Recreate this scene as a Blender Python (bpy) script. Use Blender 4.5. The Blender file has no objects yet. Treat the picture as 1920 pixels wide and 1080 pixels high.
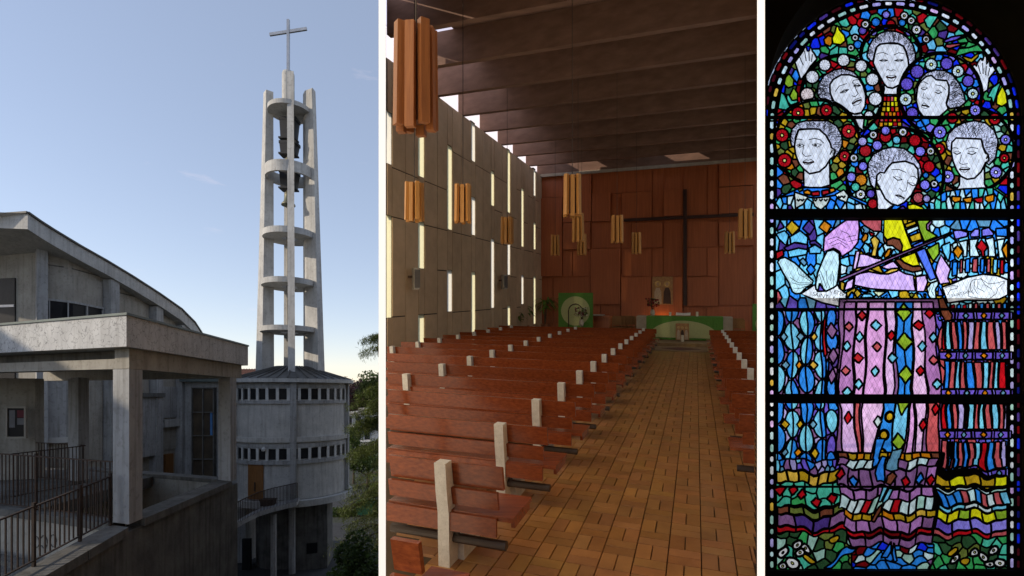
import bpy, bmesh, math, random
import numpy as np
from mathutils import Vector, Matrix
from mathutils.geometry import tessellate_polygon
random.seed(7); np.random.seed(7)
SC = bpy.context.scene
COL = SC.collection

# ------------------------------------------------------------------ camera, sky, sun, exposure
F, CX, HZ = 985.0, 960.0, 740.0            # focal length, principal column and horizon row, in photo pixels
cam = bpy.data.cameras.new('camera'); camo = bpy.data.objects.new('camera', cam); COL.objects.link(camo)
camo.location = (0, 0, 0); camo.rotation_euler = (math.pi/2, 0, 0)
cam.sensor_width = 36; cam.lens = F/1920*36; cam.shift_y = (HZ-540)/1920
cam.clip_start = 0.05; cam.clip_end = 4000
SC.camera = camo
SUN_AZ = math.radians(-106)                # from straight ahead (+Y), negative to the left
SUN_EL = math.radians(24)
W = bpy.data.worlds.new('World'); SC.world = W; W.use_nodes = True
nt = W.node_tree; nt.nodes.clear()
sky = nt.nodes.new('ShaderNodeTexSky'); sky.sky_type = 'NISHITA'; sky.sun_disc = False
sky.sun_elevation = SUN_EL; sky.sun_rotation = SUN_AZ
sky.air_density = 1.0; sky.dust_density = .15; sky.ozone_density = 1.2
bg = nt.nodes.new('ShaderNodeBackground'); bg.inputs['Strength'].default_value = 0.15
# thin wisps of cirrus, spread over the whole sky
tc = nt.nodes.new('ShaderNodeTexCoord'); mp = nt.nodes.new('ShaderNodeMapping'); mp.inputs['Scale'].default_value = (2.2, 2.2, 11)
nz = nt.nodes.new('ShaderNodeTexNoise'); nz.inputs['Scale'].default_value = 2.6; nz.inputs['Detail'].default_value = 9; nz.inputs['Roughness'].default_value = .62
rp = nt.nodes.new('ShaderNodeValToRGB'); rp.color_ramp.elements[0].position = .64; rp.color_ramp.elements[1].position = .80
rp.color_ramp.elements[0].color = (0, 0, 0, 1); rp.color_ramp.elements[1].color = (.24, .24, .24, 1)
mxw = nt.nodes.new('ShaderNodeMixRGB'); mxw.inputs['Color2'].default_value = (4.6, 4.6, 4.9, 1)
ow = nt.nodes.new('ShaderNodeOutputWorld')
L = nt.links.new
L(tc.outputs['Generated'], mp.inputs['Vector']); L(mp.outputs['Vector'], nz.inputs['Vector']); L(nz.outputs['Fac'], rp.inputs['Fac'])
L(rp.outputs['Color'], mxw.inputs['Fac']); hz = nt.nodes.new('ShaderNodeMixRGB'); hz.inputs['Fac'].default_value = .38; hz.inputs['Color2'].default_value = (1.95, 2.75, 3.6, 1); L(sky.outputs['Color'], hz.inputs['Color1']); L(hz.outputs['Color'], mxw.inputs['Color1']); wb = nt.nodes.new('ShaderNodeMixRGB'); wb.blend_type = 'MULTIPLY'; wb.inputs['Fac'].default_value = 1; wb.inputs['Color2'].default_value = (1.05, .88, .85, 1); L(mxw.outputs['Color'], wb.inputs['Color1']); L(wb.outputs['Color'], bg.inputs['Color']); L(bg.outputs[0], ow.inputs[0])
sl = bpy.data.lights.new('sun', 'SUN'); sl.energy = 2.2; sl.angle = math.radians(.6); sl.color = (1, .86, .68)
so = bpy.data.objects.new('sun', sl); COL.objects.link(so)
sdir = Vector((math.sin(SUN_AZ)*math.cos(SUN_EL), math.cos(SUN_AZ)*math.cos(SUN_EL), math.sin(SUN_EL)))
so.rotation_euler = sdir.to_track_quat('Z', 'Y').to_euler(); so.location = (-30, -10, 40)
SC.view_settings.view_transform = 'Standard'; SC.view_settings.look = 'None'; SC.view_settings.gamma = 1
SC.view_settings.use_curve_mapping = False; SC.view_settings.exposure = .68
SC.render.engine = 'CYCLES'
SC.cycles.use_denoising = True; SC.cycles.max_bounces = 10; SC.cycles.diffuse_bounces = 6; SC.cycles.transparent_max_bounces = 12
SC.cycles.sample_clamp_indirect = 6

# ------------------------------------------------------------------ helpers
def P(px, py, d):                          # photo pixel + distance ahead -> world point
    return ((px-CX)/F*d, d, (HZ-py)/F*d)
TH = math.atan2(345, 985); CT, ST = math.cos(TH), math.sin(TH)
SLP = (HZ-550)/F                           # the nave stands on rising ground
def nrot(a, b, c):                         # offset inside the nave (across, along, up) -> world offset
    x = a*CT+b*ST; y = -a*ST+b*CT
    return (x, y, c+SLP*y)
def npx(px, py, u=None, v=None, w=None):   # pixel -> nave coordinates, on the plane u, v or w
    dx = (px-CX)/F; U = dx*CT-ST; V = dx*ST+CT; Wd = (550-py)/F
    s = u/U if u is not None else v/V if v is not None else w/Wd
    return (U*s, V*s, Wd*s)

class MB:
    def __init__(s): s.v = []; s.f = []; s.c = []; s.col = None
    def add(s, vs, fs):
        o = len(s.v); s.v += [tuple(p) for p in vs]; s.f += [tuple(i+o for i in f) for f in fs]
        s.c += [s.col or (1, 1, 1)]*len(fs); return s
    def box(s, x0, x1, y0, y1, z0, z1):
        return s.add([(x0,y0,z0),(x1,y0,z0),(x1,y1,z0),(x0,y1,z0),(x0,y0,z1),(x1,y0,z1),(x1,y1,z1),(x0,y1,z1)],
                     [(0,3,2,1),(4,5,6,7),(0,1,5,4),(1,2,6,5),(2,3,7,6),(3,0,4,7)])
    def prism(s, poly, z0, z1, top=None):
        n = len(poly); t = top or poly
        a = sum(poly[i][0]*poly[(i+1) % n][1]-poly[(i+1) % n][0]*poly[i][1] for i in range(n))
        if a < 0: poly = poly[::-1]; t = t[::-1]
        fz = (lambda p, z: z(p) if callable(z) else z)
        vs = [(p[0], p[1], fz(p, z0)) for p in poly]+[(p[0], p[1], fz(p, z1)) for p in t]
        return s.add(vs, [tuple(range(n))[::-1], tuple(range(n, 2*n))]+[(i, (i+1) % n, n+(i+1) % n, n+i) for i in range(n)])
    def tube(s, path, r, n=6, caps=True):
        path = [Vector(p) for p in path]; rs = r if isinstance(r, (list, tuple)) else [r]*len(path)
        vs = []; up = Vector((0, 0, 1))
        for i, p in enumerate(path):
            t = (path[min(i+1, len(path)-1)]-path[max(i-1, 0)]).normalized()
            a = t.cross(up) if abs(t.z) < .95 else t.cross(Vector((1, 0, 0)))
            a.normalize(); b = t.cross(a)
            for k in range(n):
                q = 2*math.pi*k/n+math.pi/n
                vs.append(p+rs[i]*(math.cos(q)*a+math.sin(q)*b))
        fs = [(i*n+k, i*n+(k+1) % n, (i+1)*n+(k+1) % n, (i+1)*n+k) for i in range(len(path)-1) for k in range(n)]
        if caps: fs += [tuple(range(n))[::-1], tuple(range((len(path)-1)*n, len(path)*n))]
        return s.add(vs, fs)
    def lathe(s, prof, n=24, c=(0, 0, 0), a0=0, a1=2*math.pi):
        full = abs(a1-a0-2*math.pi) < 1e-6; m = n if full else n+1; vs = []
        for (r, z) in prof:
            for k in range(m):
                q = a0+(a1-a0)*k/n; vs.append((c[0]+r*math.cos(q), c[1]+r*math.sin(q), c[2]+z))
        fs = []
        for i in range(len(prof)-1):
            for k in range(n):
                k2 = (k+1) % m; fs.append((i*m+k, i*m+k2, (i+1)*m+k2, (i+1)*m+k))
        return s.add(vs, fs)
    def bar(s, a, b, w, h):                # straight bar of rectangular section between two points
        a = Vector(a); b = Vector(b); t = (b-a).normalized(); up = Vector((0, 0, 1))
        if abs(t.z) > .95: up = Vector((0, 1, 0))
        q = t.cross(up).normalized()*w/2; r = q.cross(t).normalized()*h/2
        vs = [a-q-r, a+q-r, a+q+r, a-q+r, b-q-r, b+q-r, b+q+r, b-q+r]
        return s.add(vs, [(0,3,2,1),(4,5,6,7),(0,1,5,4),(1,2,6,5),(2,3,7,6),(3,0,4,7)])
    def mesh(s, name, mat, xf=None, smooth=False):
        me = bpy.data.meshes.new(name); vs = [xf(*p) for p in s.v] if xf else s.v
        me.from_pydata(vs, [], s.f); me.materials.append(mat)
        if s.col is not None:
            ca = me.color_attributes.new('Col', 'FLOAT_COLOR', 'CORNER'); arr = []
            for p, c in zip(me.polygons, s.c): arr += [c[0], c[1], c[2], 1.0]*p.loop_total
            ca.data.foreach_set('color', arr)
        if smooth: me.polygons.foreach_set('use_smooth', [True]*len(me.polygons))
        me.update(); return me
    def build(s, name, mat, parent=None, loc=(0, 0, 0), xf=None, smooth=False, fix=True):
        me = s.mesh(name, mat, xf, smooth)
        if fix and len(me.polygons) < 4000:
            bm = bmesh.new(); bm.from_mesh(me); bmesh.ops.recalc_face_normals(bm, faces=bm.faces); bm.to_mesh(me); bm.free()
        return link(name, me, parent, loc)
def link(name, me, parent=None, loc=(0, 0, 0)):
    o = bpy.data.objects.new(name, me); COL.objects.link(o); o.location = loc
    if parent is not None: o.parent = parent
    return o
def thing(name, label, cat, loc=(0, 0, 0), group=None):
    o = bpy.data.objects.new(name, None); COL.objects.link(o); o.location = loc; o.empty_display_size = .2
    return tag(o, label, cat, group)
def tag(o, label=None, cat=None, group=None, kind=None):
    for k, x in (('label', label), ('category', cat), ('group', group), ('kind', kind)):
        if x: o[k] = x
    return o
def struct(o, label=None): return tag(o, label, None, None, 'structure')
ORD = ['first', 'second', 'third', 'fourth', 'fifth', 'sixth', 'seventh', 'eighth', 'ninth', 'tenth', 'eleventh', 'twelfth', 'thirteenth', 'fourteenth', 'fifteenth']

# ------------------------------------------------------------------ materials
def mat(name, c1, c2=None, scale=3.0, stretch=(1, 1, 1), rough=.8, bump=.0, bscale=60, streak=0, crack=0, vcol=False, metal=0, spec=.4, rotz=0, rvar=.0, lo=.35, hi=.68, coords='Object', speck=0):
    m = bpy.data.materials.new(name); m.use_nodes = True; nt = m.node_tree; N = nt.nodes.new; L = nt.links.new
    b = nt.nodes['Principled BSDF']; b.inputs['Roughness'].default_value = rough; b.inputs['Metallic'].default_value = metal
    b.inputs['Specular IOR Level'].default_value = spec
    tc = N('ShaderNodeTexCoord'); mp = N('ShaderNodeMapping'); mp.inputs['Scale'].default_value = stretch; mp.inputs['Rotation'].default_value = (0, 0, rotz)
    if coords == 'World':
        g = N('ShaderNodeNewGeometry'); src = g.outputs['Position']
    else: src = tc.outputs[coords]
    L(src, mp.inputs['Vector'])
    nz = N('ShaderNodeTexNoise'); nz.inputs['Scale'].default_value = scale; nz.inputs['Detail'].default_value = 8; nz.inputs['Roughness'].default_value = .6
    L(mp.outputs['Vector'], nz.inputs['Vector'])
    rp = N('ShaderNodeValToRGB'); rp.color_ramp.elements[0].position = lo; rp.color_ramp.elements[1].position = hi
    c2 = c2 or tuple(x*.75 for x in c1)
    rp.color_ramp.elements[0].color = (*c2, 1); rp.color_ramp.elements[1].color = (*c1, 1)
    L(nz.outputs['Fac'], rp.inputs['Fac']); out = rp.outputs['Color']
    def mul(out, fac_out, dark, strength):
        mx = N('ShaderNodeMixRGB'); mx.blend_type = 'MULTIPLY'; mx.inputs['Color2'].default_value = (*dark, 1)
        ml = N('ShaderNodeMath'); ml.operation = 'MULTIPLY'; ml.inputs[1].default_value = strength
        L(fac_out, ml.inputs[0]); L(ml.outputs[0], mx.inputs['Fac']); L(out, mx.inputs['Color1']); return mx.outputs['Color']
    if streak:
        m2 = N('ShaderNodeMapping'); m2.inputs['Scale'].default_value = (5, 5, .35); L(src, m2.inputs['Vector'])
        n2 = N('ShaderNodeTexNoise'); n2.inputs['Scale'].default_value = 1.6; n2.inputs['Detail'].default_value = 6; L(m2.outputs['Vector'], n2.inputs['Vector'])
        r2 = N('ShaderNodeValToRGB'); r2.color_ramp.elements[0].position = .48; r2.color_ramp.elements[1].position = .72; L(n2.outputs['Fac'], r2.inputs['Fac'])
        out = mul(out, r2.outputs['Color'], (.55, .53, .50), streak)
    if crack:
        vo = N('ShaderNodeTexVoronoi'); vo.feature = 'DISTANCE_TO_EDGE'; vo.inputs['Scale'].default_value = 5.5
        nw = N('ShaderNodeTexNoise'); nw.inputs['Scale'].default_value = 5; nw.inputs['Detail'].default_value = 6; L(src, nw.inputs['Vector'])
        ad = N('ShaderNodeMixRGB'); ad.blend_type = 'LINEAR_LIGHT'; ad.inputs['Fac'].default_value = .22; L(src, ad.inputs['Color1']); L(nw.outputs['Color'], ad.inputs['Color2']); L(ad.outputs['Color'], vo.inputs['Vector'])
        r3 = N('ShaderNodeValToRGB'); r3.color_ramp.elements[0].position = .008; r3.color_ramp.elements[1].position = .03
        r3.color_ramp.elements[0].color = (1, 1, 1, 1); r3.color_ramp.elements[1].color = (0, 0, 0, 1); L(vo.outputs['Distance'], r3.inputs['Fac'])
        out = mul(out, r3.outputs['Color'], (.25, .25, .25), crack)
    if speck:
        n4 = N('ShaderNodeTexNoise'); n4.inputs['Scale'].default_value = speck; n4.inputs['Detail'].default_value = 3; L(src, n4.inputs['Vector'])
        r4 = N('ShaderNodeValToRGB'); r4.color_ramp.elements[0].position = .55; r4.color_ramp.elements[1].position = .7; L(n4.outputs['Fac'], r4.inputs['Fac'])
        out = mul(out, r4.outputs['Color'], (.74, .73, .71), .8)
    if vcol:
        a = N('ShaderNodeVertexColor'); a.layer_name = 'Col'; mx = N('ShaderNodeMixRGB'); mx.blend_type = 'MULTIPLY'; mx.inputs['Fac'].default_value = 1
        L(a.outputs['Color'], mx.inputs['Color2']); L(out, mx.inputs['Color1']); out = mx.outputs['Color']
    if rvar:
        oi = N('ShaderNodeObjectInfo'); mr = N('ShaderNodeMapRange'); mr.inputs['To Min'].default_value = 1-rvar; mr.inputs['To Max'].default_value = 1+rvar
        L(oi.outputs['Random'], mr.inputs['Value']); mx = N('ShaderNodeMixRGB'); mx.blend_type = 'MULTIPLY'; mx.inputs['Fac'].default_value = 1
        L(mr.outputs['Result'], mx.inputs['Color2']); L(out, mx.inputs['Color1']); out = mx.outputs['Color']
    L(out, b.inputs['Base Color'])
    if bump:
        n5 = N('ShaderNodeTexNoise'); n5.inputs['Scale'].default_value = bscale; n5.inputs['Detail'].default_value = 5; L(mp.outputs['Vector'], n5.inputs['Vector'])
        bp = N('ShaderNodeBump'); bp.inputs['Strength'].default_value = bump; bp.inputs['Distance'].default_value = .02; L(n5.outputs['Fac'], bp.inputs['Height']); L(bp.outputs['Normal'], b.inputs['Normal'])
    return m
M = {}
M['concrete'] = mat('weathered_concrete', (.40, .40, .395), (.30, .30, .295), 1.3, rough=.9, bump=.25, bscale=25, streak=.8, coords='World', speck=9)
M['concrete_warm'] = mat('warm_concrete', (.40, .375, .325), (.30, .28, .24), 1.6, rough=.9, bump=.25, bscale=25, streak=.55, coords='World', speck=12)
M['concrete_light'] = mat('pale_concrete', (.54, .53, .50), (.42, .415, .395), 1.8, rough=.88, bump=.2, bscale=30, streak=.55, coords='World', speck=14)
M['tower'] = mat('tower_concrete', (.56, .555, .53), (.42, .415, .40), 1.2, rough=.9, bump=.3, bscale=22, streak=.5, coords='World', speck=7)
M['fascia'] = mat('cracked_fascia_concrete', (.60, .60, .59), (.48, .48, .475), 1.5, rough=.85, bump=.15, streak=.45, crack=.75, coords='World')
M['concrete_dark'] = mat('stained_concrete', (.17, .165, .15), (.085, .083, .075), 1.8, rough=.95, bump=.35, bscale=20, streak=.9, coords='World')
M['coping_metal'] = mat('coping_metal', (.13, .16, .155), rough=.55, metal=.3)
M['dark_roof'] = mat('dark_zinc', (.11, .105, .095), (.06, .057, .05), 2, rough=.6, coords='World', streak=.4)
M['iron'] = mat('dark_iron', (.035, .03, .028), (.075, .04, .022), 14, rough=.75, metal=.2)
M['rust'] = mat('rusty_iron', (.05, .03, .02), (.028, .02, .016), 12, rough=.85)
M['white'] = mat('white_paint', (.86, .86, .85), (.84, .84, .83), 2, rough=.6)
M['steel'] = mat('pale_steel', (.45, .46, .48), rough=.4, metal=.6)
M['glass_dark'] = mat('dark_window_glass', (.022, .023, .025), (.014, .014, .016), 3, rough=.35, spec=.12)
M['glass_brown'] = mat('amber_window_glass', (.10, .075, .05), (.05, .04, .03), 1.2, rough=.2, spec=.5)
M['white_frame'] = mat('white_concrete_block', (.62, .62, .60), rough=.8)
M['door_wood'] = mat('varnished_door_wood', (.27, .12, .035), (.18, .075, .02), 5, (6, 6, .5), rough=.5)
M['bell_black'] = mat('black_bell_frame', (.03, .03, .032), rough=.6)
M['bronze'] = mat('bell_bronze', (.20, .17, .11), (.10, .13, .10), 4, rough=.5, metal=.6)
M['asphalt'] = mat('asphalt', (.04, .04, .041), (.026, .026, .027), 1.0, rough=.95, bump=.2, bscale=80, coords='World')
M['ground'] = mat('ground_earth', (.04, .04, .034), (.035, .042, .02), .15, rough=1, coords='World')
M['gravel'] = mat('pale_gravel', (.55, .54, .50), (.42, .41, .38), 3, rough=1, bump=.4, bscale=40, coords='World')
M['tile_roof'] = mat('clay_tiles', (.28, .12, .07), (.17, .08, .05), 6, rough=.9)
M['green_bin'] = mat('green_bin_plastic', (.02, .10, .06), rough=.5)
M['blue_bin'] = mat('blue_bin_plastic', (.03, .05, .16), rough=.5)
M['house'] = mat('pale_render', (.62, .58, .54), (.52, .49, .45), .6, rough=.9, coords='World', rvar=.06)
M['shutter'] = mat('grey_shutter', (.22, .24, .27), rough=.7)
# nave
M['nave_wall'] = mat('nave_concrete_panel', (.60, .44, .285), (.50, .365, .235), 2.2, rough=.85, bump=.12, bscale=40, coords='World', rvar=.08)
M['joint'] = mat('dark_joint', (.055, .045, .035), rough=.95)
GR = -TH
M['pew'] = mat('mahogany_pew', (.28, .066, .018), (.14, .029, .0095), 2.4, (.4, 20, 20), rough=.2, rotz=-GR, rvar=.12, spec=.45, lo=.3, hi=.7, coords='World', bump=.03, bscale=20)
M['panel'] = mat('mahogany_wall_panel', (.42, .118, .040), (.31, .082, .027), 2.0, (8, 8, .35), rough=.42, rvar=.08, coords='World')
M['lampwood'] = mat('oak_lamp_slat', (.62, .31, .085), (.45, .20, .05), 3, (14, 14, .6), rough=.42, rvar=.12)
M['lampcore'] = mat('lamp_inner_box', (.10, .035, .012), rough=.6)
M['beam'] = mat('ceiling_beam_timber', (.24, .135, .092), (.165, .09, .06), 1.5, (.6, 3, 3), rough=.75, rotz=-GR, coords='World')
M['ceil'] = mat('ceiling_board', (.22, .13, .09), (.16, .09, .065), 1.5, rough=.8, coords='World')
M['tile'] = mat('brown_clay_tile', (.40, .195, .062), (.28, .13, .042), 3, rough=.33, bump=.12, bscale=14, vcol=True, coords='World', spec=.4)
M['grout'] = mat('dark_grout', (.085, .055, .03), rough=.95)
M['pew_conc'] = mat('terrazzo_pew_post', (.66, .64, .60), (.54, .52, .48), 18, rough=.8, speck=90, coords='World')
M['pipe'] = mat('brown_pipe', (.055, .038, .03), rough=.5)
M['crosswood'] = mat('dark_cross_wood', (.045, .016, .010), rough=.5)
M['green_cloth'] = mat('green_altar_cloth', (.10, .25, .045), (.07, .18, .03), 30, rough=.95)
M['pale_green'] = mat('pale_green_applique', (.44, .46, .22), (.36, .39, .18), 25, rough=.95)
M['stone_pale'] = mat('pale_altar_stone', (.42, .36, .28), rough=.8)
M['carpet'] = mat('beige_carpet', (.30, .20, .10), (.22, .14, .065), 6, rough=1)
M['carpet_red'] = mat('dark_carpet_pattern', (.13, .05, .03), rough=1)
M['paper'] = mat('white_paper', (.8, .78, .72), rough=.8)
M['candle'] = mat('candle_wax', (.75, .68, .52), rough=.5)
M['speaker'] = mat('grey_speaker_shell', (.36, .33, .28), rough=.6)
M['grille'] = mat('speaker_grille', (.11, .10, .095), rough=.8)
M['gold'] = mat('gold_leaf_ground', (.75, .50, .16), (.36, .2, .05), 6, rough=.5)
M['icon_dark'] = mat('dark_icon_paint', (.07, .035, .025), rough=.6)
M['icon_skin'] = mat('ochre_icon_paint', (.5, .31, .17), rough=.6)
M['icon_robe'] = mat('pale_icon_robe', (.55, .42, .29), (.38, .28, .19), 20, rough=.6)
M['wicker'] = mat('wicker', (.28, .14, .05), (.18, .085, .03), 30, rough=.8)
M['terracotta'] = mat('terracotta_pot', (.3, .12, .06), rough=.8)
M['vase'] = mat('cream_vase', (.5, .45, .35), rough=.4)
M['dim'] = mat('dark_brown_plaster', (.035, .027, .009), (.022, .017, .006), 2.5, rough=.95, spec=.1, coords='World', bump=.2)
def leafmat(name, c, sub=.35):
    m = mat(name, c, tuple(x*.55 for x in c), 1.5, rough=.6, coords='World', vcol=True)
    nt = m.node_tree; b = nt.nodes['Principled BSDF']; tr = nt.nodes.new('ShaderNodeBsdfTranslucent'); mx = nt.nodes.new('ShaderNodeMixShader'); mx.inputs[0].default_value = sub
    nt.links.new(b.inputs['Base Color'].links[0].from_socket, tr.inputs['Color']); o = nt.nodes['Material Output']
    nt.links.new(b.outputs[0], mx.inputs[1]); nt.links.new(tr.outputs[0], mx.inputs[2]); nt.links.new(mx.outputs[0], o.inputs[0]); return m
M['conifer'] = leafmat('conifer_needles', (.14, .18, .04)); M['leaf'] = leafmat('hedge_leaf', (.085, .135, .03))
M['copper'] = leafmat('copper_beech_leaf', (.055, .025, .03)); M['palm'] = leafmat('house_plant_leaf', (.12, .24, .03)); M['petal'] = leafmat('flower_petal', (.4, .4, .4))
M['bark'] = mat('bark', (.09, .065, .045), (.05, .035, .025), 8, rough=1)
def glassy(name, col, transl, transp):
    m = bpy.data.materials.new(name); m.use_nodes = True; nt = m.node_tree; nt.nodes.clear(); N = nt.nodes.new; L = nt.links.new
    a = N('ShaderNodeBsdfTranslucent'); b = N('ShaderNodeBsdfTransparent'); g = N('ShaderNodeBsdfGlossy'); g.inputs['Roughness'].default_value = .2
    m1 = N('ShaderNodeMixShader'); m1.inputs[0].default_value = transp; m2 = N('ShaderNodeMixShader'); m2.inputs[0].default_value = .03
    a.inputs['Color'].default_value = (*col, 1); b.inputs['Color'].default_value = (*col, 1)
    o = N('ShaderNodeOutputMaterial'); L(a.outputs[0], m1.inputs[1]); L(b.outputs[0], m1.inputs[2]); L(m1.outputs[0], m2.inputs[1]); L(g.outputs[0], m2.inputs[2]); L(m2.outputs[0], o.inputs[0]); return m
M['slit_white'] = glassy('pale_slit_glass', (.97, .95, .84), 1, .12)
M['slit_yellow'] = glassy('yellow_slit_glass', (.98, .94, .62), 1, .12)
M['frost'] = glassy('frosted_screen_glass', (.95, .86, .70), 1, 0.0)
M['frost_clear'] = glassy('pale_frosted_glass', (.97, .84, .66), 1, 0.0)
M['frost_lilac'] = glassy('lilac_frosted_glass', (.93, .89, .99), 1, 0.0); M['clear'] = glassy('clear_roof_glass', (.93, .93, .97), 1, .97)
M['icon_ground'] = mat('brown_icon_ground', (.45, .24, .09), (.3, .15, .06), 9, rough=.6)
bm = bpy.data.materials.new('lit_bulb'); bm.use_nodes = True; b_ = bm.node_tree.nodes['Principled BSDF']; b_.inputs['Emission Color'].default_value = (1, .5, .15, 1); b_.inputs['Emission Strength'].default_value = 6; M['bulb'] = bm
M['lampwood_dark'] = mat('reddish_lamp_slat', (.36, .14, .045), (.24, .085, .028), 3, (14, 14, .6), rough=.4, rvar=.12)
# ------------------------------------------------------------------ ground and roads
def gz(y): return float(np.interp(y, [-60, 4, 10, 20, 30, 45, 5000], [-4, -4.2, -6.2, -8.9, -9.5, -10.2, -10.2]))
xs = sorted(set([-2500, -900, -400, -200, -120, -80, -50]+list(range(-40, 62, 4))+[90, 140, 250, 500, 1000, 2500]))
ys = sorted(set([-400, -100, -40]+list(range(-20, 62, 4))+[75, 100, 140, 200, 300, 500, 900, 1600, 3000]))
g = MB(); g.add([(x, y, gz(y)) for y in ys for x in xs], [(j*len(xs)+i, j*len(xs)+i+1, (j+1)*len(xs)+i+1, (j+1)*len(xs)+i) for j in range(len(ys)-1) for i in range(len(xs)-1)])
struct(g.build('ground', M['ground'], fix=False))
def sheet(pts, lift, m, name):
    b = MB(); yy = [p[1] for p in pts]; n = 14; y0, y1 = min(yy), max(yy)
    x0, x1 = min(p[0] for p in pts), max(p[0] for p in pts)
    rows = sorted(set([y0+(y1-y0)*k/n for k in range(n+1)]+[t for t in ys if y0 < t < y1]))
    b.add([q for y in rows for q in ((x0, y, gz(y)+lift), (x1, y, gz(y)+lift))], [(2*i, 2*i+1, 2*i+3, 2*i+2) for i in range(len(rows)-1)])
    return struct(b.build(name, m, fix=False))
sheet([(-60, 14), (3, 41)], .02, M['asphalt'], 'courtyard_pavement')
sheet([(-60, 46), (30, 56)], .024, M['asphalt'], 'road')
k = MB(); k.box(-60, 30, 45.6, 45.9, -10.3, -10.05); struct(k.build('kerb', M['concrete_light']))

# ------------------------------------------------------------------ entrance porch: roof, beams, pillars
A = Vector((-6.826, 9.3)); RD = Vector((-.148, .989)); LD = Vector((-.932, .363))
ZT, ZB = 1.407, .854
def pt(o, r, l, z=None):
    q = Vector(o)+RD*r+LD*l
    return (q.x, q.y) if z is None else (q.x, q.y, z)
porch = thing('entrance_porch', 'flat concrete porch roof on square pillars in front of the hall', 'porch', (A.x, A.y, -2.36))
def pb(mb, name, m): return mb.build(name, m, porch, loc=(-A.x, -A.y, 2.36))
pb(MB().prism([pt(A, 0, 0), pt(A, 6.17, 0), pt(A, 6.17, 9), pt(A, 0, 9)], ZB, ZT), 'roof_slab', M['fascia'])
pb(MB().prism([pt(A, -.03, -.03), pt(A, 6.2, -.03), pt(A, 6.2, 9.03), pt(A, -.03, 9.03)], ZT+.002, ZT+.045), 'coping', M['coping_metal'])
PO = A+RD*.27+LD*.16
for nm, a in (('front_beam', (0, .4, 0, 9)), ('side_beam', (.402, 5.7, 0, .4)), ('rear_beam', (5.3, 5.7, .402, 9))):
    pb(MB().prism([pt(PO, a[0], a[2]), pt(PO, a[1], a[2]), pt(PO, a[1], a[3]), pt(PO, a[0], a[3])], .478, .665 if nm == 'front_beam' else ZB-.003), nm, M['concrete_warm'])
pb(MB().prism([pt(PO, .3, .402), pt(PO, .7, .402), pt(PO, .7, 9), pt(PO, .3, 9)], .668, ZB-.003), 'soffit_shade_strip', M['concrete_dark'])  # dark block paints the shade of the gap above the front beam
pb(MB().prism([pt(PO, 0, 0), pt(PO, .4, 0), pt(PO, .4, .4), pt(PO, 0, .4)], .668, ZB-.003), 'beam_end', M['concrete_warm'])
for (r, l, bot) in ((0.01, .01, -2.38), (4.87, .01, -2.4), (3.1, 4.75, -2.38), (.01, 5.6, -2.38)):
    pb(MB().prism([pt(PO, r, l), pt(PO, r+.45, l), pt(PO, r+.45, l+.45), pt(PO, r, l+.45)], bot, .475), 'pillar', M['concrete'])
# podium: retaining wall whose parapet the pillars stand on, with a sunken area inside
podium = thing('terrace_wall', 'stained concrete retaining wall and parapet below the porch pillars', 'wall', (PO.x, PO.y, -10))
def qb(mb, name, m): return mb.build(name, m, podium, loc=(-PO.x, -PO.y, 10))
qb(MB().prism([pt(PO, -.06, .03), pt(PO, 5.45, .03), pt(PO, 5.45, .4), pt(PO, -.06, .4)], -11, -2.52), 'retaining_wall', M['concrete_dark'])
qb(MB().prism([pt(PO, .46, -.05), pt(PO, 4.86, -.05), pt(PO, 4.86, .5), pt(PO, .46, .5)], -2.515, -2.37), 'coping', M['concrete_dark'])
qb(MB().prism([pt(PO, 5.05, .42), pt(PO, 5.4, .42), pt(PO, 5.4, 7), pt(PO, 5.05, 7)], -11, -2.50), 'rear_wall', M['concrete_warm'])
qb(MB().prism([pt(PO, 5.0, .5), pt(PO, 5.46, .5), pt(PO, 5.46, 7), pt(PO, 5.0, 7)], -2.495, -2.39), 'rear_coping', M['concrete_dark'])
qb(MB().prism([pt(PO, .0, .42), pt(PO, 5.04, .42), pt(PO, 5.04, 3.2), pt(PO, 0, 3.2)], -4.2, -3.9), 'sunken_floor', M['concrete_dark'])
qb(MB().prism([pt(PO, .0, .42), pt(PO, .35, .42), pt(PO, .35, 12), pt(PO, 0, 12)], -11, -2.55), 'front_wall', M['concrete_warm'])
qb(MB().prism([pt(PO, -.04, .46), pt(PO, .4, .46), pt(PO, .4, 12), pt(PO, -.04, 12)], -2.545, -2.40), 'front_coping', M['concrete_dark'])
qb(MB().prism([pt(PO, .42, 3.25), pt(PO, 5.0, 3.25), pt(PO, 5.0, 12), pt(PO, .42, 12)], -2.75, -2.45), 'porch_floor', M['concrete_dark'])
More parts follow.
